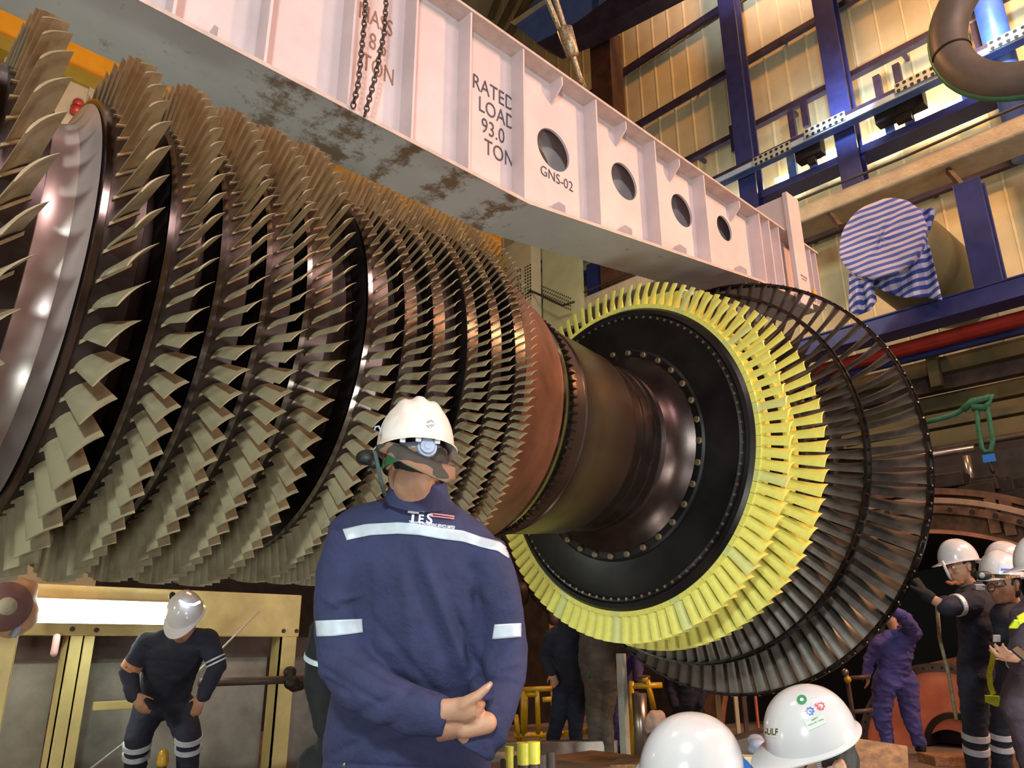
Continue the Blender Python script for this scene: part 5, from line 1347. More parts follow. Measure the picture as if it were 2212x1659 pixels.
# dark man under the turbine
j6b = dict(neck=(1480,1410,8.8), shL=(1450,1430,8.8), shR=(1515,1430,8.8), elL=(1445,1480,8.8), wrL=(1455,1520,8.7), elR=(1522,1480,8.8), wrR=(1512,1520,8.7), pelvis=(1483,1510,8.8), hipL=(1470,1520,8.8), hipR=(1500,1520,8.8), knL=(1470,1575,8.8), knR=(1500,1575,8.8), anL=(1470,1620,8.8), anR=(1500,1620,8.8), _f=fv)
for k in ('anL','anR'): j6b[k] = floorpt(J(j6b[k]), .09)
person('man in dark overalls standing in shade under the lowest dark blades', j6b, M_navy2, M_skin, head=((1482,1376,8.8), V(0,0,1), fv, 1.0))
# purple coverall bending behind the disc edge
j7 = dict(neck=(1935,1362,8.2), shL=(1898,1392,8.2), shR=(1972,1368,8.1), elL=(1880,1420,8.2), wrL=(1872,1456,8.1), elR=(1960,1340,7.9), wrR=(1938,1322,7.7), pelvis=(1930,1460,8.25), hipL=(1912,1470,8.25), hipR=(1956,1470,8.25), knL=(1903,1545,8.25), knR=(1968,1548,8.2), anL=(1922,1620,8.25), anR=(1992,1632,8.1), _f=(-RTh*.8+fv*-.4).normalized())
for k in ('anL','anR'): j7[k] = floorpt(J(j7[k]), .09)
person('worker in purple blue coverall half hidden behind the edge of the largest disc', j7, M_purple, M_skin, head=((1918,1322,8.3), (V(0,0,1)-RTh*.3), -RTh, 1.0), fat=1.15, wrinkle=.012, hands=[((1873,1454,8.28), V(0,0,-1), -RTh, 1)])
# gloved worker
j8 = dict(neck=(2098,1268,5.62), shL=(2102,1300,5.42), shR=(2135,1290,5.85), elL=(2044,1312,5.35), wrL=(2000,1285,5.42), elR=(2100,1310,6.0), wrR=(2040,1300,6.0), pelvis=(2118,1440,5.65), chest=(2118,1345,5.62), hipL=(2105,1455,5.55), hipR=(2135,1455,5.75), knL=(2106,1560,5.5), knR=(2160,1560,5.8), anL=floorpt(at(2110,1700,d=5.5)), anR=floorpt(at(2165,1700,d=5.8)), _f=-RTh)
pr8, g8, sd8, sp8, fd8 = person('worker in dark navy overalls and white helmet pushing the largest disc with a black glove', j8, M_navy2, M_skin, head=((2075,1226,5.6), (V(0,0,1)-RTh*.10), (-RTh*.95-V(0,0,1)*.12+fv*.1), 1.02), sleeves=(.02, 1), fat=1.05, vox=.009,
    tapes=[('knL','anL',.14,.22,.086,.086), ('knL','anL',.32,.40,.083,.083), ('knR','anR',.14,.22,.086,.086), ('knR','anR',.32,.40,.083,.083), ('shL','elL',.52,.66,.074,.072)])
m = MB(); gw = at(2000, 1284, d=5.41); gd = (at(1975, 1258, d=5.45)-gw).normalized(); m.cap(at(2008,1290,d=5.41), gw, .044, .042, 14)
add_hand(m, gw, (gd*.8+UP*.3), (-RT*.7+fw*.6), 1, 1.28, (.55,.8,.6), .08, .7, .5); me = remesh(m, .007, 2, 'work_glove'); link('work_glove', me, M_blackc, pr8, True)
m = MB(); m.tube([at(2036,1212,d=5.5), at(2042,1228,d=5.47), at(2050,1245,d=5.5), at(2056,1256,d=5.53)], .010, 8); m.build('chin_strap', M_helm, pr8, True)
m = MB(); m.box((-.032,-.01,-.018),(.032,.01,.018), Matrix.Translation(at(2116,1268,d=5.45)) @ frame((0,0,0), RT, fw)); m.build('shoulder_tape', M_tape, pr8)
m = MB(); 
for k in range(5): m.ell(at(2048+7*k, 1258+3*(k % 2), d=5.35), RT*.02, fw*.02, UP*.012, 8)
me = remesh(m, .008, 1, 'orange_scarf'); link('orange_scarf', me, mat('orange brown scarf', (150,84,50), .8, 0, .2, 20), pr8, True)
# lime harness strap hanging behind him
m = MB(); hp = [at(x, y, d=5.38) for x, y in [(2147,1400),(2143,1430),(2137,1455),(2139,1480),(2146,1500)]]
for i in range(4): m.bar(hp[i], hp[i+1], .035, .006, up=fw)
m.build('lime_strap', M_hivis, pr8)
quadbox([at(2127,1502,d=5.38), at(2179,1506,d=5.3), at(2180,1528,d=5.3), at(2150,1526,d=5.34), at(2128,1516,d=5.38)], .01, M_hivis, 'lime_belt', pr8)
# man with glasses and headlamp
j9 = dict(neck=(2190,1300,4.95), shL=(2165,1335,4.75), shR=(2225,1330,5.15), elL=(2185,1400,4.7), wrL=(2190,1440,4.7), elR=(2240,1400,5.2), wrR=(2230,1440,5.1), pelvis=(2210,1480,5.0), hipL=(2200,1500,4.95), hipR=(2225,1500,5.05), knL=V(0,0,0), knR=V(0,0,0), anL=V(0,0,0), anR=V(0,0,0), _f=-RTh)
for s_ in 'LR':
    pp = J(j9['hip'+s_]); j9['kn'+s_] = V(pp.x, pp.y, .48); j9['an'+s_] = V(pp.x, pp.y, .08)
pr9, *_ = person('man in glasses with a headlamp strapped round his white helmet', j9, M_navy2, M_skin2, vox=.007, head=((2168,1265,4.85), (V(0,0,1)+RTh*.05), (-RTh*.92+fv*.35-V(0,0,1)*.12), 1.05), helm=False, fat=1.0)
HU9 = (V(0,0,1)*1.0-RTh*.02).normalized(); HF9 = (-RTh*.80+fv*.6-V(0,0,1)*.05)
h9 = helmet(pr9, at(2166,1246,d=4.83), HU9, HF9, 1.08, M_helm, 1)
me_h = h9.data; bh9 = BVHTree.FromPolygons([v.co.copy() for v in me_h.vertices], [tuple(p.vertices) for p in me_h.polygons])
def onshell(bh, px, py, off=.002):
    r = ray(px, py).normalized(); hit = bh.ray_cast(CAM, r)[0]
    return None if hit is None else hit-r*off
def shellband(bh, top, bot, m, name, parent, off=.003, N=24, K=4):
    def ip(L, t):
        t *= len(L)-1; i = min(int(t), len(L)-2); f = t-i; return (L[i][0]*(1-f)+L[i+1][0]*f, L[i][1]*(1-f)+L[i+1][1]*f)
    vs = []; last = None; seq = []
    for i in range(K+1):
        for j in range(N+1):
            a = ip(top, j/N); b = ip(bot, j/N); s = i/K; seq.append((a[0]*(1-s)+b[0]*s, a[1]*(1-s)+b[1]*s))
    pts = [onshell(bh, x, y, off) for x, y in seq]
    ok = [p for p in pts if p is not None]
    if not ok: return None
    mb = MB(); fs = []
    for i in range(K):
        for j in range(N):
            q = (i*(N+1)+j, i*(N+1)+j+1, (i+1)*(N+1)+j+1, (i+1)*(N+1)+j)
            if all(pts[k] is not None for k in q): fs.append(q)
    mb.add([p if p is not None else ok[0] for p in pts], fs); return mb.build(name, m, parent, True)
def shelltext(bh, body, size, px, py, ang, m, parent, sx=1., bold=0., off=.004, name='sticker_print'):
    me = text_mesh(body, size, Matrix.Identity(4), 0., sx=sx, align='CENTER', bold=bold); ca, sa = math.cos(ang), math.sin(ang)
    bm = bmesh.new(); bm.from_mesh(me); bmesh.ops.triangulate(bm, faces=bm.faces[:]); bad = []
    for v in bm.verts:
        x, y = v.co.x, -v.co.y; p = onshell(bh, px+x*ca-y*sa, py+x*sa+y*ca, off)
        if p is None: bad.append(v)
        else: v.co = p
    if bad: bmesh.ops.delete(bm, geom=bad, context='VERTS')
    bm.to_mesh(me); bm.free(); return link(name, me, m, parent)
bandm = shellband(bh9, [(2130,1241),(2150,1240),(2175,1241),(2204,1243)], [(2130,1248),(2150,1248),(2175,1250),(2204,1252)], M_rubber, 'headlamp_strap', h9, .004)
shelltext(bh9, 'NICRON', 8.5, 2186, 1247, .02, M_yell, h9, .8, .1, .006); shelltext(bh9, 'RON', 8.5, 2141, 1245, .0, M_yell, h9, .8, .1, .006)
shellband(bh9, [(2158,1218),(2195,1219)], [(2158,1234),(2195,1236)], mat('grey sticker', (196,196,214), .4, 0, 0), 'helmet_sticker', h9, .003, 8, 3)
shellband(bh9, [(2162,1228),(2186,1229)], [(2162,1232),(2186,1233)], mat('blue sticker', (70,100,190), .4, 0, 0), 'helmet_sticker', h9, .005, 8, 1)
m = MB(); q = at(2122,1243,d=4.72); m.cap(q-RT*.02, q+RT*.03, .028, .026); m.build('headlamp', M_rubber, h9, True)
m = MB(); m.ell(at(2121,1243,d=4.68), RT*.018, fw*.012, UP*.018, 14); m.build('headlamp_lens', M_glassy, h9, True)
# spectacles
m = MB(); gc = at(2141,1270,d=4.75)
for k in range(1):
    pts = [gc + RT*.0+ (RT*.75+fw*.2).normalized()*math.cos(2*PI*i/20)*.030 + UP*math.sin(2*PI*i/20)*.024 for i in range(21)]; m.tube(pts, .0028, 6)
m.tube([gc+RT*.026+UP*.006, at(2170,1266,d=4.78), at(2190,1268,d=4.86)], .003, 6)
m.tube([gc-RT*.02+UP*.004, gc-RT*.035+fw*.03], .003, 6)
m.build('spectacles', M_rubber, pr9, True)
m = MB(); m.tube([at(2168,1254,d=4.77), at(2182,1280,d=4.80), at(2180,1296,d=4.83), at(2165,1308,d=4.85)], .004, 6); m.build('chin_strap', M_rubber, pr9, True)
m = MB(); m.loft([(at(2186,1318,d=4.92), RTh*.10, fv*.10), (at(2192,1300,d=4.95), RTh*.085, fv*.085), (at(2194,1294,d=4.95), RTh*.078, fv*.078)], 20, False); m.build('raised_collar', M_navy2, pr9, True)
# man behind with the peak poking out
j9b = dict(neck=(2185,1290,6.1), shL=(2165,1318,6.1), shR=(2225,1318,6.1), elL=(2160,1380,6.1), wrL=(2165,1430,6.1), elR=(2232,1380,6.1), wrR=(2230,1430,6.1), pelvis=(2195,1450,6.1), hipL=(2185,1460,6.1), hipR=(2210,1460,6.1), knL=V(0,0,0), knR=V(0,0,0), anL=V(0,0,0), anR=V(0,0,0), _f=-RTh)
for s_ in 'LR':
    pp = J(j9b['hip'+s_]); j9b['kn'+s_] = V(pp.x, pp.y, .48); j9b['an'+s_] = V(pp.x, pp.y, .08)
person('man whose helmet peak pokes out just behind the headlamp helmet', j9b, M_navy2, M_skin, head=((2172,1232,6.05), (V(0,0,1)+RTh*.22), (-RTh*.95+V(0,0,1)*.2), 1.12))
# right edge man holding a phone
j10 = dict(neck=(2254,1300,4.1), shL=(2221,1345,3.95), shR=(2316,1345,4.3), elL=(2204,1430,3.95), wrL=(2219,1422,3.7), elR=(2326,1430,4.3), wrR=(2266,1430,3.8), pelvis=(2251,1530,4.15), hipL=(2226,1560,4.1), hipR=(2286,1560,4.2), knL=V(0,0,0), knR=V(0,0,0), anL=V(0,0,0), anR=V(0,0,0), _f=-RTh)
for s_ in 'LR':
    pp = J(j10['hip'+s_]); j10['kn'+s_] = V(pp.x, pp.y, .50); j10['an'+s_] = V(pp.x, pp.y, .08)
pr10, *_ = person('man in plum coverall and lime vest strap holding a phone at the right edge', j10, M_plum, M_skin2, vox=.009, head=((2262,1245,4.1), V(0,0,1), (-RTh+fv*.1), 1.05), fat=1.05, helm_s=1.05,
    hands=[((2216,1423,3.7), (-RTh*.9+UP*.1), (UP*.5+fw*.5), 1, 1.0, (.3,.5,.4))])
m = MB(); pts = [at(x, y, d=dd) for x, y, dd in [(2188,1356,3.86),(2200,1340,3.82),(2222,1327,3.85)]]
for i in range(2): m.bar(pts[i], pts[i+1], .04, .008, up=fw)
m.build('lime_strap', M_hivis, pr10)
m = MB(); m.bar(at(2190,1400,d=3.64), at(2218,1424,d=3.6), .075, .012, up=UP); o = m.build('phone', M_rubber, None, bevel=.003); tag(o, 'dark phone held out by the man at the right edge', 'phone')
ringtape(J(j10['pelvis']), J(j10['neck']), .32, .42, .225, .225, M_tape, pr10, k=.62, axis=RTh)
m = MB(); m.box((-.02,-.005,-.02),(.02,.005,.02), Matrix.Translation(at(2153,1379,d=4.6)) @ frame((0,0,0), RT, fw)); m.build('white_badge', M_helm, pr10)
# plain white helmet in the foreground
def crouch(px, py, d, head, label, wear, helm=True, f=fv, **kw):
    n = at(px, py, d=d); pel = V(n.x, n.y, .30)-f*.15
    sdv = f.cross(V(0,0,1)).normalized()
    z = lambda zz: V(0,0,zz)
    j = dict(neck=n, shL=n-sdv*.18-z(.07), shR=n+sdv*.18-z(.07), elL=n-sdv*.24-z(.30)+f*.05, wrL=n-sdv*.14-z(.38)+f*.26, elR=n+sdv*.24-z(.30)+f*.05, wrR=n+sdv*.14-z(.38)+f*.26, pelvis=pel, hipL=pel-sdv*.09, hipR=pel+sdv*.09,
        knL=pel-sdv*.12+f*.26+z(.16), knR=pel+sdv*.12+f*.26+z(.16), anL=pel-sdv*.12+f*.06-z(.22), anR=pel+sdv*.12+f*.06-z(.22), _f=f)
    return person(label, j, wear, M_skin2, head=head, helm=helm, vox=.007, **kw)
fr = (RTh*.3+V(fw.x, fw.y, 0)*.9).normalized()
h11c = at(1493, 1670, d=1.72)
pr11, *_ = crouch(1475, 1790, 1.80, (at(1495, 1700, d=1.74), V(0,0,1), fr, 1.0), 'crouching person under a plain glossy white helmet at bottom centre', M_navy, helm=False, f=fr)
helmet(pr11, h11c, (UP*1.0+RT*.10-fw*.02), (RT*.86+fw*.3-UP*.22), .86, M_helm, 0, .02, .03)
m = MB(); m.loft([(at(1550,1672,d=1.74), RT*.07, fw*.07), (at(1555,1650,d=1.74), RT*.068, fw*.068)], 30, True); m.build('blue_lining', M_tagb, pr11)
# helmet with stickers
fl = (-RTh*.85+fv*.35).normalized()
h12c = at(1752, 1590, d=1.74)
pr12, *_ = crouch(1800, 1790, 1.84, (at(1752, 1660, d=1.75), (V(0,0,1)+RTh*.05), (-RTh*.9+fv*.32-V(0,0,1)*.25), 1.0), 'person in a white helmet covered with stickers at bottom right of centre', M_plum, helm=False, f=fl)
h12 = helmet(pr12, h12c, (UP*.93-RT*.30+fw*.02), (-RT*.92-UP*.34-fw*.10), .74, M_helm, 0, .03, .050)
bh = BVHTree.FromPolygons([v.co.copy() for v in h12.data.vertices], [tuple(p.vertices) for p in h12.data.polygons])
M_stk = mat('cream sticker', (214,210,190), .4, 0, 0)
shellband(bh, [(1643,1570),(1678,1573)], [(1643,1588),(1678,1594)], M_stk, 'helmet_sticker', h12, .0015, 8, 4); shelltext(bh, 'GULF', 20, 1663, 1581, .05, M_txtk, h12, .72, .3, .003)
shellband(bh, [(1738,1560),(1778,1543)], [(1747,1579),(1785,1561)], mat('pale green sticker', (206,212,200), .4, 0, 0), 'helmet_sticker', h12, .0015, 8, 4)
shelltext(bh, 'SAFETY', 6, 1760, 1553, -.42, M_txtk, h12, .8, 0, .003)
shelltext(bh, 'Toolbox Talk - Training', 5, 1762, 1560, -.42, M_txtk, h12, .75, 0, .003)
M_gs = mat('green print', (62,138,92), .4, 0, 0); M_bs = mat('blue print', (58,96,184), .4, 0, 0); M_rs = mat('red print', (206,72,84), .4, 0, 0)
def shelldisc(px, py, r, m, n=20, off=.002, r2=0):
    mb = MB(); c = onshell(bh, px, py, off); vs = []; 
    for k in range(n):
        for rr in (r2, r):
            p = onshell(bh, px+rr*math.cos(2*PI*k/n), py+rr*.95*math.sin(2*PI*k/n), off); vs.append(p or c)
    mb.add(vs, [(2*k, 2*k+1, (2*k+3) % (2*n), (2*k+2) % (2*n)) for k in range(n)]); return mb.build('helmet_sticker', m, h12)
shelldisc(1732, 1511, 11, M_gs); shelldisc(1732, 1511, 4, M_txtw, off=.004)
def gear(px, py, r, m):
    mb = MB(); n = 40; vs = []; c = onshell(bh, px, py, .002)
    for k in range(n):
        rr = r*(1.0 if (k % 5) < 2 else .8)
        for q in (r*.55, rr): vs.append(onshell(bh, px+q*math.cos(2*PI*k/n), py+q*math.sin(2*PI*k/n), .002) or c)
    mb.add(vs, [(2*k, 2*k+1, (2*k+3) % (2*n), (2*k+2) % (2*n)) for k in range(n)]); mb.build('helmet_sticker', m, h12)
gear(1750, 1536, 10, M_bs); gear(1773, 1525, 10, M_rs); shelltext(bh, '4', 13, 1740, 1536, .2, M_yell, h12, .7, .2, .003); shelltext(bh, '4', 14, 1762, 1522, .2, M_rs, h12, .7, .3, .003)
shelltext(bh, '~', 14, 1751, 1536, .2, M_bs, h12, .9, .6, .0035); shelltext(bh, '0', 9, 1771, 1528, .2, M_rs, h12, .9, .3, .003)
# black headwear, ear defender and ribbed strap
m = MB(); m.ell(at(1795,1640,d=1.78), RT*.062, fw*.07, UP*.060, 18); m.ell(at(1815,1608,d=1.80), RT*.022, fw*.03, UP*.045, 12); me = remesh(m, .007, 3, 'black_hood', lambda c_, n_: c_+n_*.004*noise.noise(c_*40)); link('black_hood', me, M_blackc, pr12, True)
m = MB(); m.ell(at(1816,1598,d=1.755), RT*.012, fw*.008, UP*.016, 12); m.build('ear_defender', M_rubber, pr12, True)
m = MB()
for k in range(14): m.bar(at(1759+k*.9-4, 1612+k*4.2, d=1.68), at(1759+k*.9+5, 1610+k*4.2, d=1.68), .0022, .003, up=fw)
m.build('ribbed_strap', M_tape, pr12)
m = MB(); m.tube([at(1722,1640,d=1.69), at(1708,1648,d=1.68), at(1702,1658,d=1.69)], .0025, 6); m.tube([at(1722,1640,d=1.69), at(1750,1636,d=1.70)], .003, 6); m.tube([at(1755,1622,d=1.69), at(1748,1645,d=1.68), at(1738,1660,d=1.68)], .0015, 6); m.build('safety_glasses', M_rubber, pr12, True)
# ================================================================== LOWER LEFT: frame, lamp, panels
YF = 6.7
fr_ = empty('steel_skid', V(1.5, YF, 0), 'cream yellow steel skid frame with grey panels behind the stooping man', 'frame')
def fx(px, py, Y=YF): return at(px, py, Y=Y)
a = fx(-260, 1282); b = fx(652, 1296); z0 = fx(300, 1374).z; z1 = fx(300, 1270).z
mb = MB(); mb.box((a.x, YF, z0), (b.x, YF+.22, z1)); mb.build('top_rail', M_frame, fr_, bevel=.01)
def post(px0, px1, w_extra=0, name='post', y=YF, cut=None, zt_=None):
    p = fx(px0, 1380, y); q = fx(px1, 1380, y); mb = MB(); mb.box((p.x, y-.01, 0), (q.x, y+.05, zt_ or z0+.0)); mb.box((p.x, y, 0), (p.x+.03, y+.2, z0))
    return mb.build(name, M_frame, fr_, bevel=.004)
post(152, 178); post(182, 204)
p = fx(178, 1500); 
post(610, 640)
mb = MB(); p = fx(204, 1523); q = fx(420, 1523); mb.box((p.x, YF, p.z-.04), (q.x, YF+.05, p.z+.02)); mb.build('cross_rail', M_frame, fr_, bevel=.004)
for (px, py) in [(156,1359),(208,1361),(612,1363),(640,1363)]:
    p = fx(px, py); mb = MB(); mb.loft([(p+V(0,-.012,0), V(.018,0,0), V(0,0,.018)), (p, V(.018,0,0), V(0,0,.018))], 10); mb.build('bolt', M_brownst, fr_)
for xa, xb in ((a.x, fx(150,1400).x), (fx(205,1400).x, fx(608,1400).x), (fx(642,1400).x, fx(780,1400).x)):
    mb = MB(); mb.box((xa, YF+.25, 0), (xb, YF+.32, z0)); mb.build('grey_panel', M_panel, fr_)
mb = MB(); mb.box((fx(-200,1400).x, YF+.2, z0-.17), (fx(700,1400).x, YF+.24, z0)); mb.build('dark_soffit', M_brownst, fr_)
# floor kerbs at the foot
mb = MB(); mb.box((fx(440,1640).x, YF-.9, 0), (fx(1000,1640).x, YF-.6, .16)); o = mb.build('floor_kerb', M_panel, None, bevel=.02); tag(o, 'grey kerb along the floor behind the left foreground man', 'kerb')
# tube lamp
la = at(64, 1318, Y=6.5); lb_ = at(400, 1320, Y=6.5)
lamp = empty('tube_lamp', la.lerp(lb_, .5), 'long glowing white fluorescent lamp fixed on the yellow frame at lower left', 'lamp')
hh_ = .075
mb = MB(); mb.box((la.x, 6.46, la.z-hh_), (lb_.x, 6.50, la.z+hh_)); mb.build('diffuser', M_lamp, lamp, bevel=.01)
mb = MB(); mb.box((la.x-.01, 6.50, la.z-hh_-.01), (lb_.x+.01, 6.60, la.z+hh_+.01)); mb.box((la.x+.3, 6.58, la.z-.02), (la.x+.34, 6.72, la.z+.02)); mb.build('housing', M_gpl, lamp)
# brown clamp, left edge
cl_ = empty('cream_clamp', at(20, 1310, Y=5.9), 'cream pink round clamp casting at the lower left edge', 'clamp')
mb = MB(); c = at(2, 1312, Y=5.9)
mb.cap(at(-40,1330,Y=5.9), at(30,1290,Y=5.9), .16, .13, 16); mb.cap(at(30,1290,Y=5.9), at(62,1272,Y=5.9), .10, .06, 14); mb.cap(at(40,1330,Y=5.9), at(20,1350,Y=5.9), .12, .10)
me = remesh(mb, .02, 3, 'casting'); link('casting', me, mat('cream pink casting', (196,150,120), .5, 0, .1, 5), cl_, True)
mb = MB(); mb.loft([(c+V(0,-.17,0), V(.14,0,0), V(0,0,.14)), (c+V(0,-.12,0), V(.15,0,0), V(0,0,.15))], 28); mb.build('round_boss', mat('purple brown boss', (120,84,84), .5, 0, .1, 5), cl_, True)
mb = MB(); mb.loft([(c+V(0,-.19,0), V(.05,0,0), V(0,0,.05)), (c+V(0,-.16,0), V(.06,0,0), V(0,0,.06))], 20); mb.build('boss_cap', M_conc, cl_, True)
mb = MB(); mb.tube([at(44,1340,Y=5.8), at(36,1362,Y=5.8), at(28,1376,Y=5.8)], .02, 8); mb.build('pin', M_gpl, cl_, True)
mb = MB(); mb.box((c.x-.12, 5.85, 0), (c.x+.12, 6.0, c.z-.05)); mb.build('pedestal', M_frame, cl_, bevel=.01)
# brown pipe with clamp
p = at(480, 1473, Y=6.3); q = at(720, 1465, Y=6.3); bpipe = pipe('brown_pipe', V(at(430, 1475, Y=6.3).x, 6.3, p.z), V(q.x, 6.3, p.z), .032, M_brownst, 'brown horizontal pipe behind the stooping man')
p = at(638, 1468, Y=6.28); mb = MB()
for k in range(5): mb.ell(p+V(random.uniform(-.06,.06), random.uniform(-.03,.03), random.uniform(-.06,.06)), (.06,0,0), (0,.05,0), (0,0,.05), 8)
me = remesh(mb, .012, 2, 'pipe_clamp'); link('pipe_clamp', me, M_dkbr, bpipe, True)
# white line
mb = MB(); mb.tube([at(170, 1680, Y=6.3), at(262, 1610, Y=6.32), at(480, 1400, Y=6.4), at(560, 1320, Y=6.5)], .008, 6); o = mb.build('white_line', mat('white cord', (200,196,186), .7, 0, 0), None, True); tag(o, 'thin white cord running diagonally behind the stooping man', 'cord')
# little lamp on panel, yellow capped stake, timber support
mb = MB(); p = at(120, 1392, Y=6.6); mb.cap(p+V(0,0,-.06), p+V(0,0,.05), .025, .025); mb.build('pilot_lamp', mat('pink lamp glass', (220,170,170), .3, 0, 0), fr_, True)
mb = MB(); p = at(352, 1640, Y=5.9); mb.cap(V(p.x, p.y, 0), p, .03, .03); o = mb.build('stake', M_brownst, None, True); tag(o, 'short stake with yellow top between the stooping man\'s legs', 'stake'); 
mb = MB(); mb.cap(p+V(0,0,-.02), p+V(0,0,.03), .038, .034); mb.build('yellow_top', M_rail, o, True)
# ---------------------------------------------------------------- middle background behind the blades
def bgbox(x0, y0, x1, y1, Y, thick, m, name, label, cat, bevel=.01, floor=False):
    A = at(x0, y1, Y=Y); B = at(x1, y0, Y=Y); mb = MB(); mb.box((A.x, Y, 0 if floor else A.z), (B.x, Y+thick, B.z)); o = mb.build(name, m, None, bevel=bevel); return tag(o, label, cat)
bgbox(1120, 1292, 1186, 1382, 9.0, .6, M_dkbr, 'motor_housing', 'dark brown metal housing beside the right elbow of the foreground man', 'housing', floor=True)
M_tan = mat('tan timber post', (176,128,84), .6, 0, .12, 4)
bgbox(1178, 1318, 1202, 1500, 9.3, .3, M_tan, 'timber_post', 'tan upright post behind the hand on hip man', 'post', floor=True)
bgbox(1406, 1405, 1422, 1500, 9.6, .2, M_tan, 'timber_post', 'tan upright post left of the lowest dark blades', 'post', floor=True)
bgbox(1430, 1425, 1444, 1500, 9.1, .2, M_tan, 'timber_post', 'narrow tan post close to the lowest dark blades', 'post', floor=True)
bgbox(1040, 1382, 1178, 1500, 10.2, .2, mat('green grey backdrop plate', (110,100,78), .7, 0, .1, 2), 'backdrop_plate', 'olive grey plate behind the yellow railing at centre', 'plate', floor=True)
mb = MB()
for k in range(9):
    c = at(1140+random.uniform(-30,60), 1250+random.uniform(-50,40), Y=8.0+random.random()*.4); mb.cap(c, c+V(random.uniform(-.4,.4), random.uniform(-.3,.3), random.uniform(-.5,.5)), random.uniform(.06,.14), random.uniform(.06,.14), 12)
o = mb.build('pipework', M_brownst, None, True); tag(o, 'tangle of brown pipes behind the right shoulder of the foreground man', 'pipework', kind='stuff')
mb = MB(); mb.box((3.2, 11.0, 0), (14.8, 11.3, 3.0)); o = mb.build('machine_wall', M_dkbr); tag(o, 'dark brown machinery wall far behind the turbine', 'machinery')
# pale tall slats under the disc
for x, w, mm, lb in ((1600, 8, M_clad, 'thin white slat standing under the disc left of the stickered helmet'), (1618, 9, M_brownst, 'dark slat standing beside the thin white slat'), (1644, 4, M_salmon, 'narrow salmon upright edge right of the dark slat'), (1560, 12, M_olive, 'olive upright post under the lowest dark blades')):
    A = at(x, 1630, d=9.0); B = at(x+w, 1500, d=9.0); mb = MB(); mb.bar(V(A.x, A.y, 0), V(A.x, A.y, B.z), w/F*9, .05, up=fw); o = mb.build('upright_slat', mm); tag(o, lb, 'slat')
# grey post in front of the purple suit man
A = at(1352, 1640, d=6.6); B = at(1358, 1412, d=6.6); mb = MB(); mb.box((A.x-.03, A.y-.035, 0), (A.x+.03, A.y+.035, B.z)); o = mb.build('grey_post', M_panel, None, bevel=.004); tag(o, 'slim grey brown post standing in front of the purple suited man', 'post')
# wrapped metal cylinders
for px, r, top, lb in ((1388, .07, 1500, 'plastic wrapped metal cylinder right of the slim post'),):
    A = at(px, 1640, d=7.2); B = at(px, top, d=7.2); mb = MB(); mb.tube([V(A.x, A.y, 0), V(A.x, A.y, B.z*.5), V(A.x, A.y, B.z)], [r, r*.97, r], 20); o = mb.build('wrapped_cylinder', M_steel, None, True); tag(o, lb, 'cylinder')
mb = MB(); p = at(1414, 1565, d=7.0); mb.ell(p, RT*.10, fw*.08, UP*.13, 14); mb.ell(p+UP*.05+RT*.04, RT*.06, fw*.06, UP*.08, 10); me = remesh(mb, .015, 2, 'sack', lambda c_, n_: c_+n_*.02*noise.noise(c_*12)); o = link('paper_sack', me, mat('pinkish sack', (180,150,138), .7, 0, .06, 5), None, True); tag(o, 'pale pinkish sack behind the plain white helmet', 'sack')
mb = MB(); mb.cap(V(p.x, p.y, .0), V(p.x, p.y, p.z-.1), .09, .07); mb.build('stand', M_brownst, o, True)
# railings
def rail(segs, d, m, name, label, r=.028):
    o = empty(name, V(*at(segs[0][0][0], 1620, d=d).xy, 0), label, 'railing')
    for a_, b_ in segs:
        mb = MB(); mb.tube([at(*a_, d=d), at(*b_, d=d)], r*1.0, 12); mb.build('rail_tube', m, o, True)
    return o
rail([((1128,1490),(1200,1487)), ((1130,1490),(1130,1590)), ((1136,1500),(1160,1500)), ((1136,1500),(1134,1580)), ((1160,1490),(1163,1584)), ((1110,1590),(1172,1586)), ((1114,1545),(1122,1600)), ((1172,1512),(1192,1510)), ((1218,1584),(1272,1576)), ((1164,1590),(1270,1580))], 8.4, M_rail, 'yellow_railing', 'yellow tubular railing between the foreground man and the hand on hip man')
rail([((1366,1482),(1430,1480)), ((1398,1468),(1412,1530)), ((1364,1472),(1366,1640)), ((1364,1562),(1385,1558)), ((1366,1565),(1378,1630)), ((1386,1468),(1400,1466))], 7.6, M_rail, 'yellow_railing', 'yellow tubular railing behind the wrapped cylinder')
p = at(1390, 1463, d=7.6); mb = MB(); mb.cap(p-RT*.05, p+RT*.05, .02, .02); o = mb.build('brown_glove', M_brownst, None, True); tag(o, 'brown pad lying over the top of the right yellow railing', 'pad')
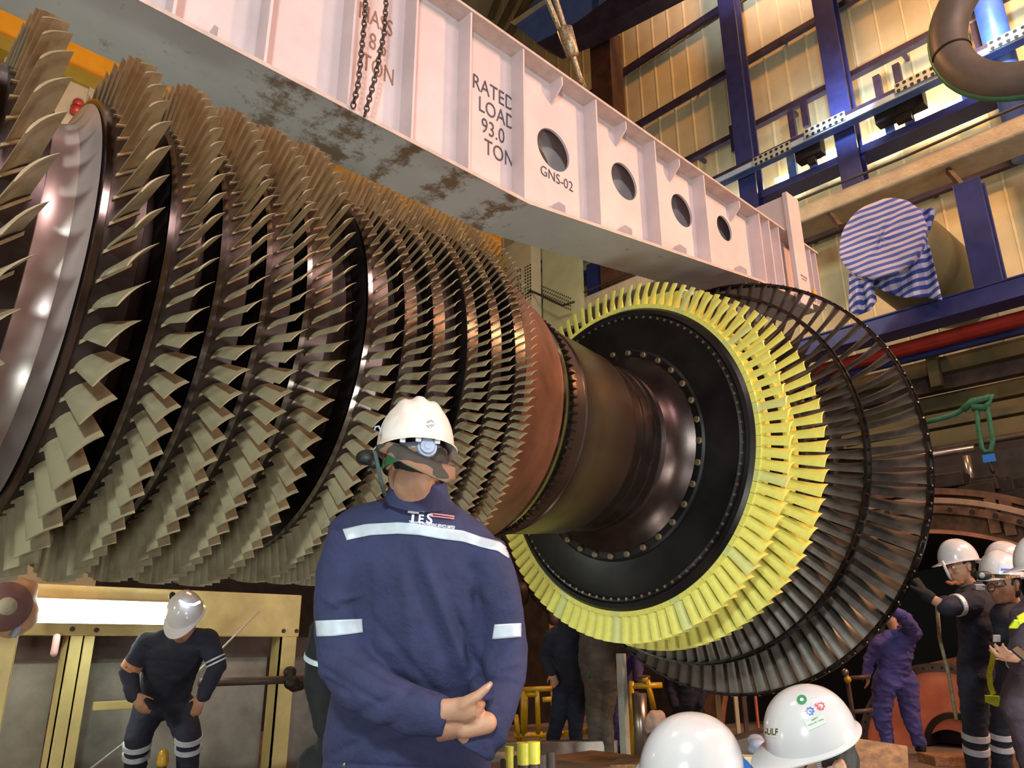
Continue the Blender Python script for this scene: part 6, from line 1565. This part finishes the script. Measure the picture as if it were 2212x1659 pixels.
# steel rail on the floor and bolts with yellow caps
A = at(1050, 1606, d=7.4); B = at(1330, 1588, d=7.6); mb = MB(); mb.bar(V(A.x, A.y, A.z-.10), V(B.x, B.y, A.z-.10), .14, .22); o = mb.build('steel_channel', M_steel, None, bevel=.01); tag(o, 'bright steel channel lying on the floor behind the capped studs', 'channel')
for px, top, r, cap, lb in ((1101,1612,.018,1,'leftmost thin stud with a yellow cap beside the foreground man'), (1131,1604,.026,1,'middle stud of the three with yellow caps'), (1152,1602,.026,1,'rightmost stud of the three with yellow caps'), (1117,1634,.03,0,''), (1145,1634,.02,0,''), (1169,1630,.028,0,''), (1176,1628,.018,0,''), (1190,1624,.022,0,''), (1138,1640,.02,0,''), (1095,1640,.03,0,'')):
    d = 3.3; p = at(px, top, d=d); o = empty('stud_bolt', V(p.x, p.y, 0), lb or 'bare dark stud bolt standing among the yellow capped studs', 'stud', 'stud bolts at the foreground man\'s side')
    zt2 = p.z
    if cap:
        mb = MB(); mb.tube([V(p.x, p.y, zt2-.085), V(p.x, p.y, zt2)], r*1.12, 16); c_ = mb.build('yellow_cap', mat('yellow plastic cap', (214,204,70), .45, 0, .08, 20), o, True); autosmooth(c_.data)
        zt2 -= .08
    mb = MB(); mb.tube([V(p.x, p.y, 0), V(p.x, p.y, zt2)], r, 14); s_ = mb.build('shank', M_brownst, o); autosmooth(s_.data)
A = at(1120, 1655, d=3.35); mb = MB(); mb.box((A.x-.25, A.y-.15, 0), (A.x+.45, A.y+.35, A.z-.03)); o = mb.build('flange_block', M_brownst, None, bevel=.01); tag(o, 'dark steel block carrying the yellow capped studs', 'block')
for px, py, mm, lb in ((1213,1655,M_rail,'small yellow part lying on the floor near the boots'), (1240,1650,M_red,'small red part lying on the floor near the boots')):
    p = at(px, py, d=5.2); mb = MB(); mb.box((p.x-.03, p.y-.03, 0), (p.x+.03, p.y+.03, max(p.z, .03))); o = mb.build('small_block', mm, None, bevel=.004); tag(o, lb, 'block')
A = at(1235, 1648, d=5.6); mb = MB(); mb.box((A.x-.6, A.y-.3, 0), (A.x+.8, A.y+.5, max(.05, A.z-.02))); o = mb.build('floor_plate', M_wood, None, bevel=.01); tag(o, 'pale wooden board on the floor under the boots', 'board')

# ================================================================== LIGHTS
def area(name, loc, target, size, power, col, spread=None, sy=None):
    l = bpy.data.lights.new(name, 'AREA'); l.size = size; l.energy = power; l.color = col
    if sy: l.shape = 'RECTANGLE'; l.size_y = sy
    if spread: l.spread = math.radians(spread)
    o = bpy.data.objects.new(name, l); COL.objects.link(o); o.location = loc
    o.rotation_euler = (Vector(target)-Vector(loc)).to_track_quat('-Z', 'Y').to_euler(); return o
area('unseen_hall_light', (1.5, -6.0, 10.0), (3, 3, 3), 2.2, 400, (1.0, .74, .74))
area('unseen_hall_light', (6.5, -5.5, 10.5), (6, 4, 3), 2.0, 360, (1.0, .68, .60))
area('unseen_hall_light', (-4.0, 2.5, 12), (0, 4, 2), 2.0, 160, (1.0, .66, .44))
area('unseen_hall_light', (-2.6, -2.6, 3.9), (1.4, 2.8, 1.8), .5, 380, (.80, 1.0, .96))  # unseen key light, set low to reach the bottom blades
area('fill_light', (-1.5, 4.8, 2.2), (1.8, 6.7, .8), .5, 55, (.95, 1.0, .86))  # unseen fill added to brighten the skid frame and its panels
area('unseen_hall_light', (8.5, 6.5, 9.0), (13, 8.5, 5.5), .6, 150, (1.0, .98, .78))  # added to brighten the cream enclosure, hidden behind the lifting beam
area('fill_light', (4.6, -3.8, 2.0), (4.8, 3.6, 2.6), .8, 60, (1.0, .86, .82))  # unseen low fill added on the camera side
area('floor_fill_light', (-2.0, -1.4, .25), (1.2, 3.6, 3.2), .9, 95, (.84, .98, 1.0))  # unseen fill added near the floor to lift the beam underside
area('floor_fill_light', (3.4, -.8, .25), (4.0, 3.6, 3.0), .9, 80, (.95, 1.0, .90))  # second added floor fill, lighting rotor and beam from below
area('floor_fill_light', (-.5, 2.2, .2), (.7, 3.1, 1.9), .5, 12, (.78, 1.0, .94))  # added fill under the rotor for the lower compressor blades
area('floor_fill_light', (3.0, 2.9, .15), (3.6, 3.3, 2.0), .5, 22, (.92, 1.0, .90))  # added fill beneath the rotor, further along the barrel
area('sodium_lamp', (10.5, 1.0, 14.5), (15, 2.5, 9.5), 1.2, 320, (1.0, .52, .22), spread=100)
area('sodium_lamp', (12.0, 5.0, 20.5), (15, 6.5, 17.5), .8, 330, (1.0, .42, .10), spread=120)
area('sodium_lamp', (7.2, 8.5, 12.0), (5.5, 4.0, 3.0), 1.2, 420, (1.0, .48, .2))
area('sodium_lamp', (9.5, -4.0, 8.0), (5.9, 2.2, 2.6), .8, 320, (1.0, .52, .24), spread=100)
area('wall_flood', (11.0, -2.5, 6.4), (15, 1.0, 9.6), .8, 60, (1.0, .97, .82))
area('crane_lamp', (1.5, 9.5, 7.2), (0.5, 13, 10.2), .8, 130, (1.0, .80, .55))
area('girder_lamp', (9.8, 5.2, 16.5), (13.0, 5.2, 18.3), .4, 260, (.80, .86, 1.0), spread=100)
for px, py in [(1700, 392), (1800, 330), (1895, 300), (1990, 250), (2075, 215), (1560, 430)]:
    p = at(px, py, X=14.6); area('wall_wash_lamp', (14.55, p.y, zl+.08), (15.0, p.y, zl+.9), .35, 15, (1.0, 1.0, .88))
for px, py in [(1822, 235), (2130, 90)]:
    p = at(px, py, X=14.0); area('tray_lamp', (12.4, p.y-.4, p.z-.7), (14.1, p.y, p.z), .15, 26, (.62, .80, 1.0), spread=70)
w = bpy.data.worlds.new('world'); S.world = w; w.use_nodes = True
w.node_tree.nodes['Background'].inputs[0].default_value = (.5, .46, .44, 1); w.node_tree.nodes['Background'].inputs[1].default_value = .3
S.view_settings.exposure = 0.0
for o in bpy.data.objects:
    if o.type in ('MESH', 'EMPTY') and o.parent is None and 'label' not in o and o.get('kind') != 'structure':
        print('UNLABELLED', o.name)
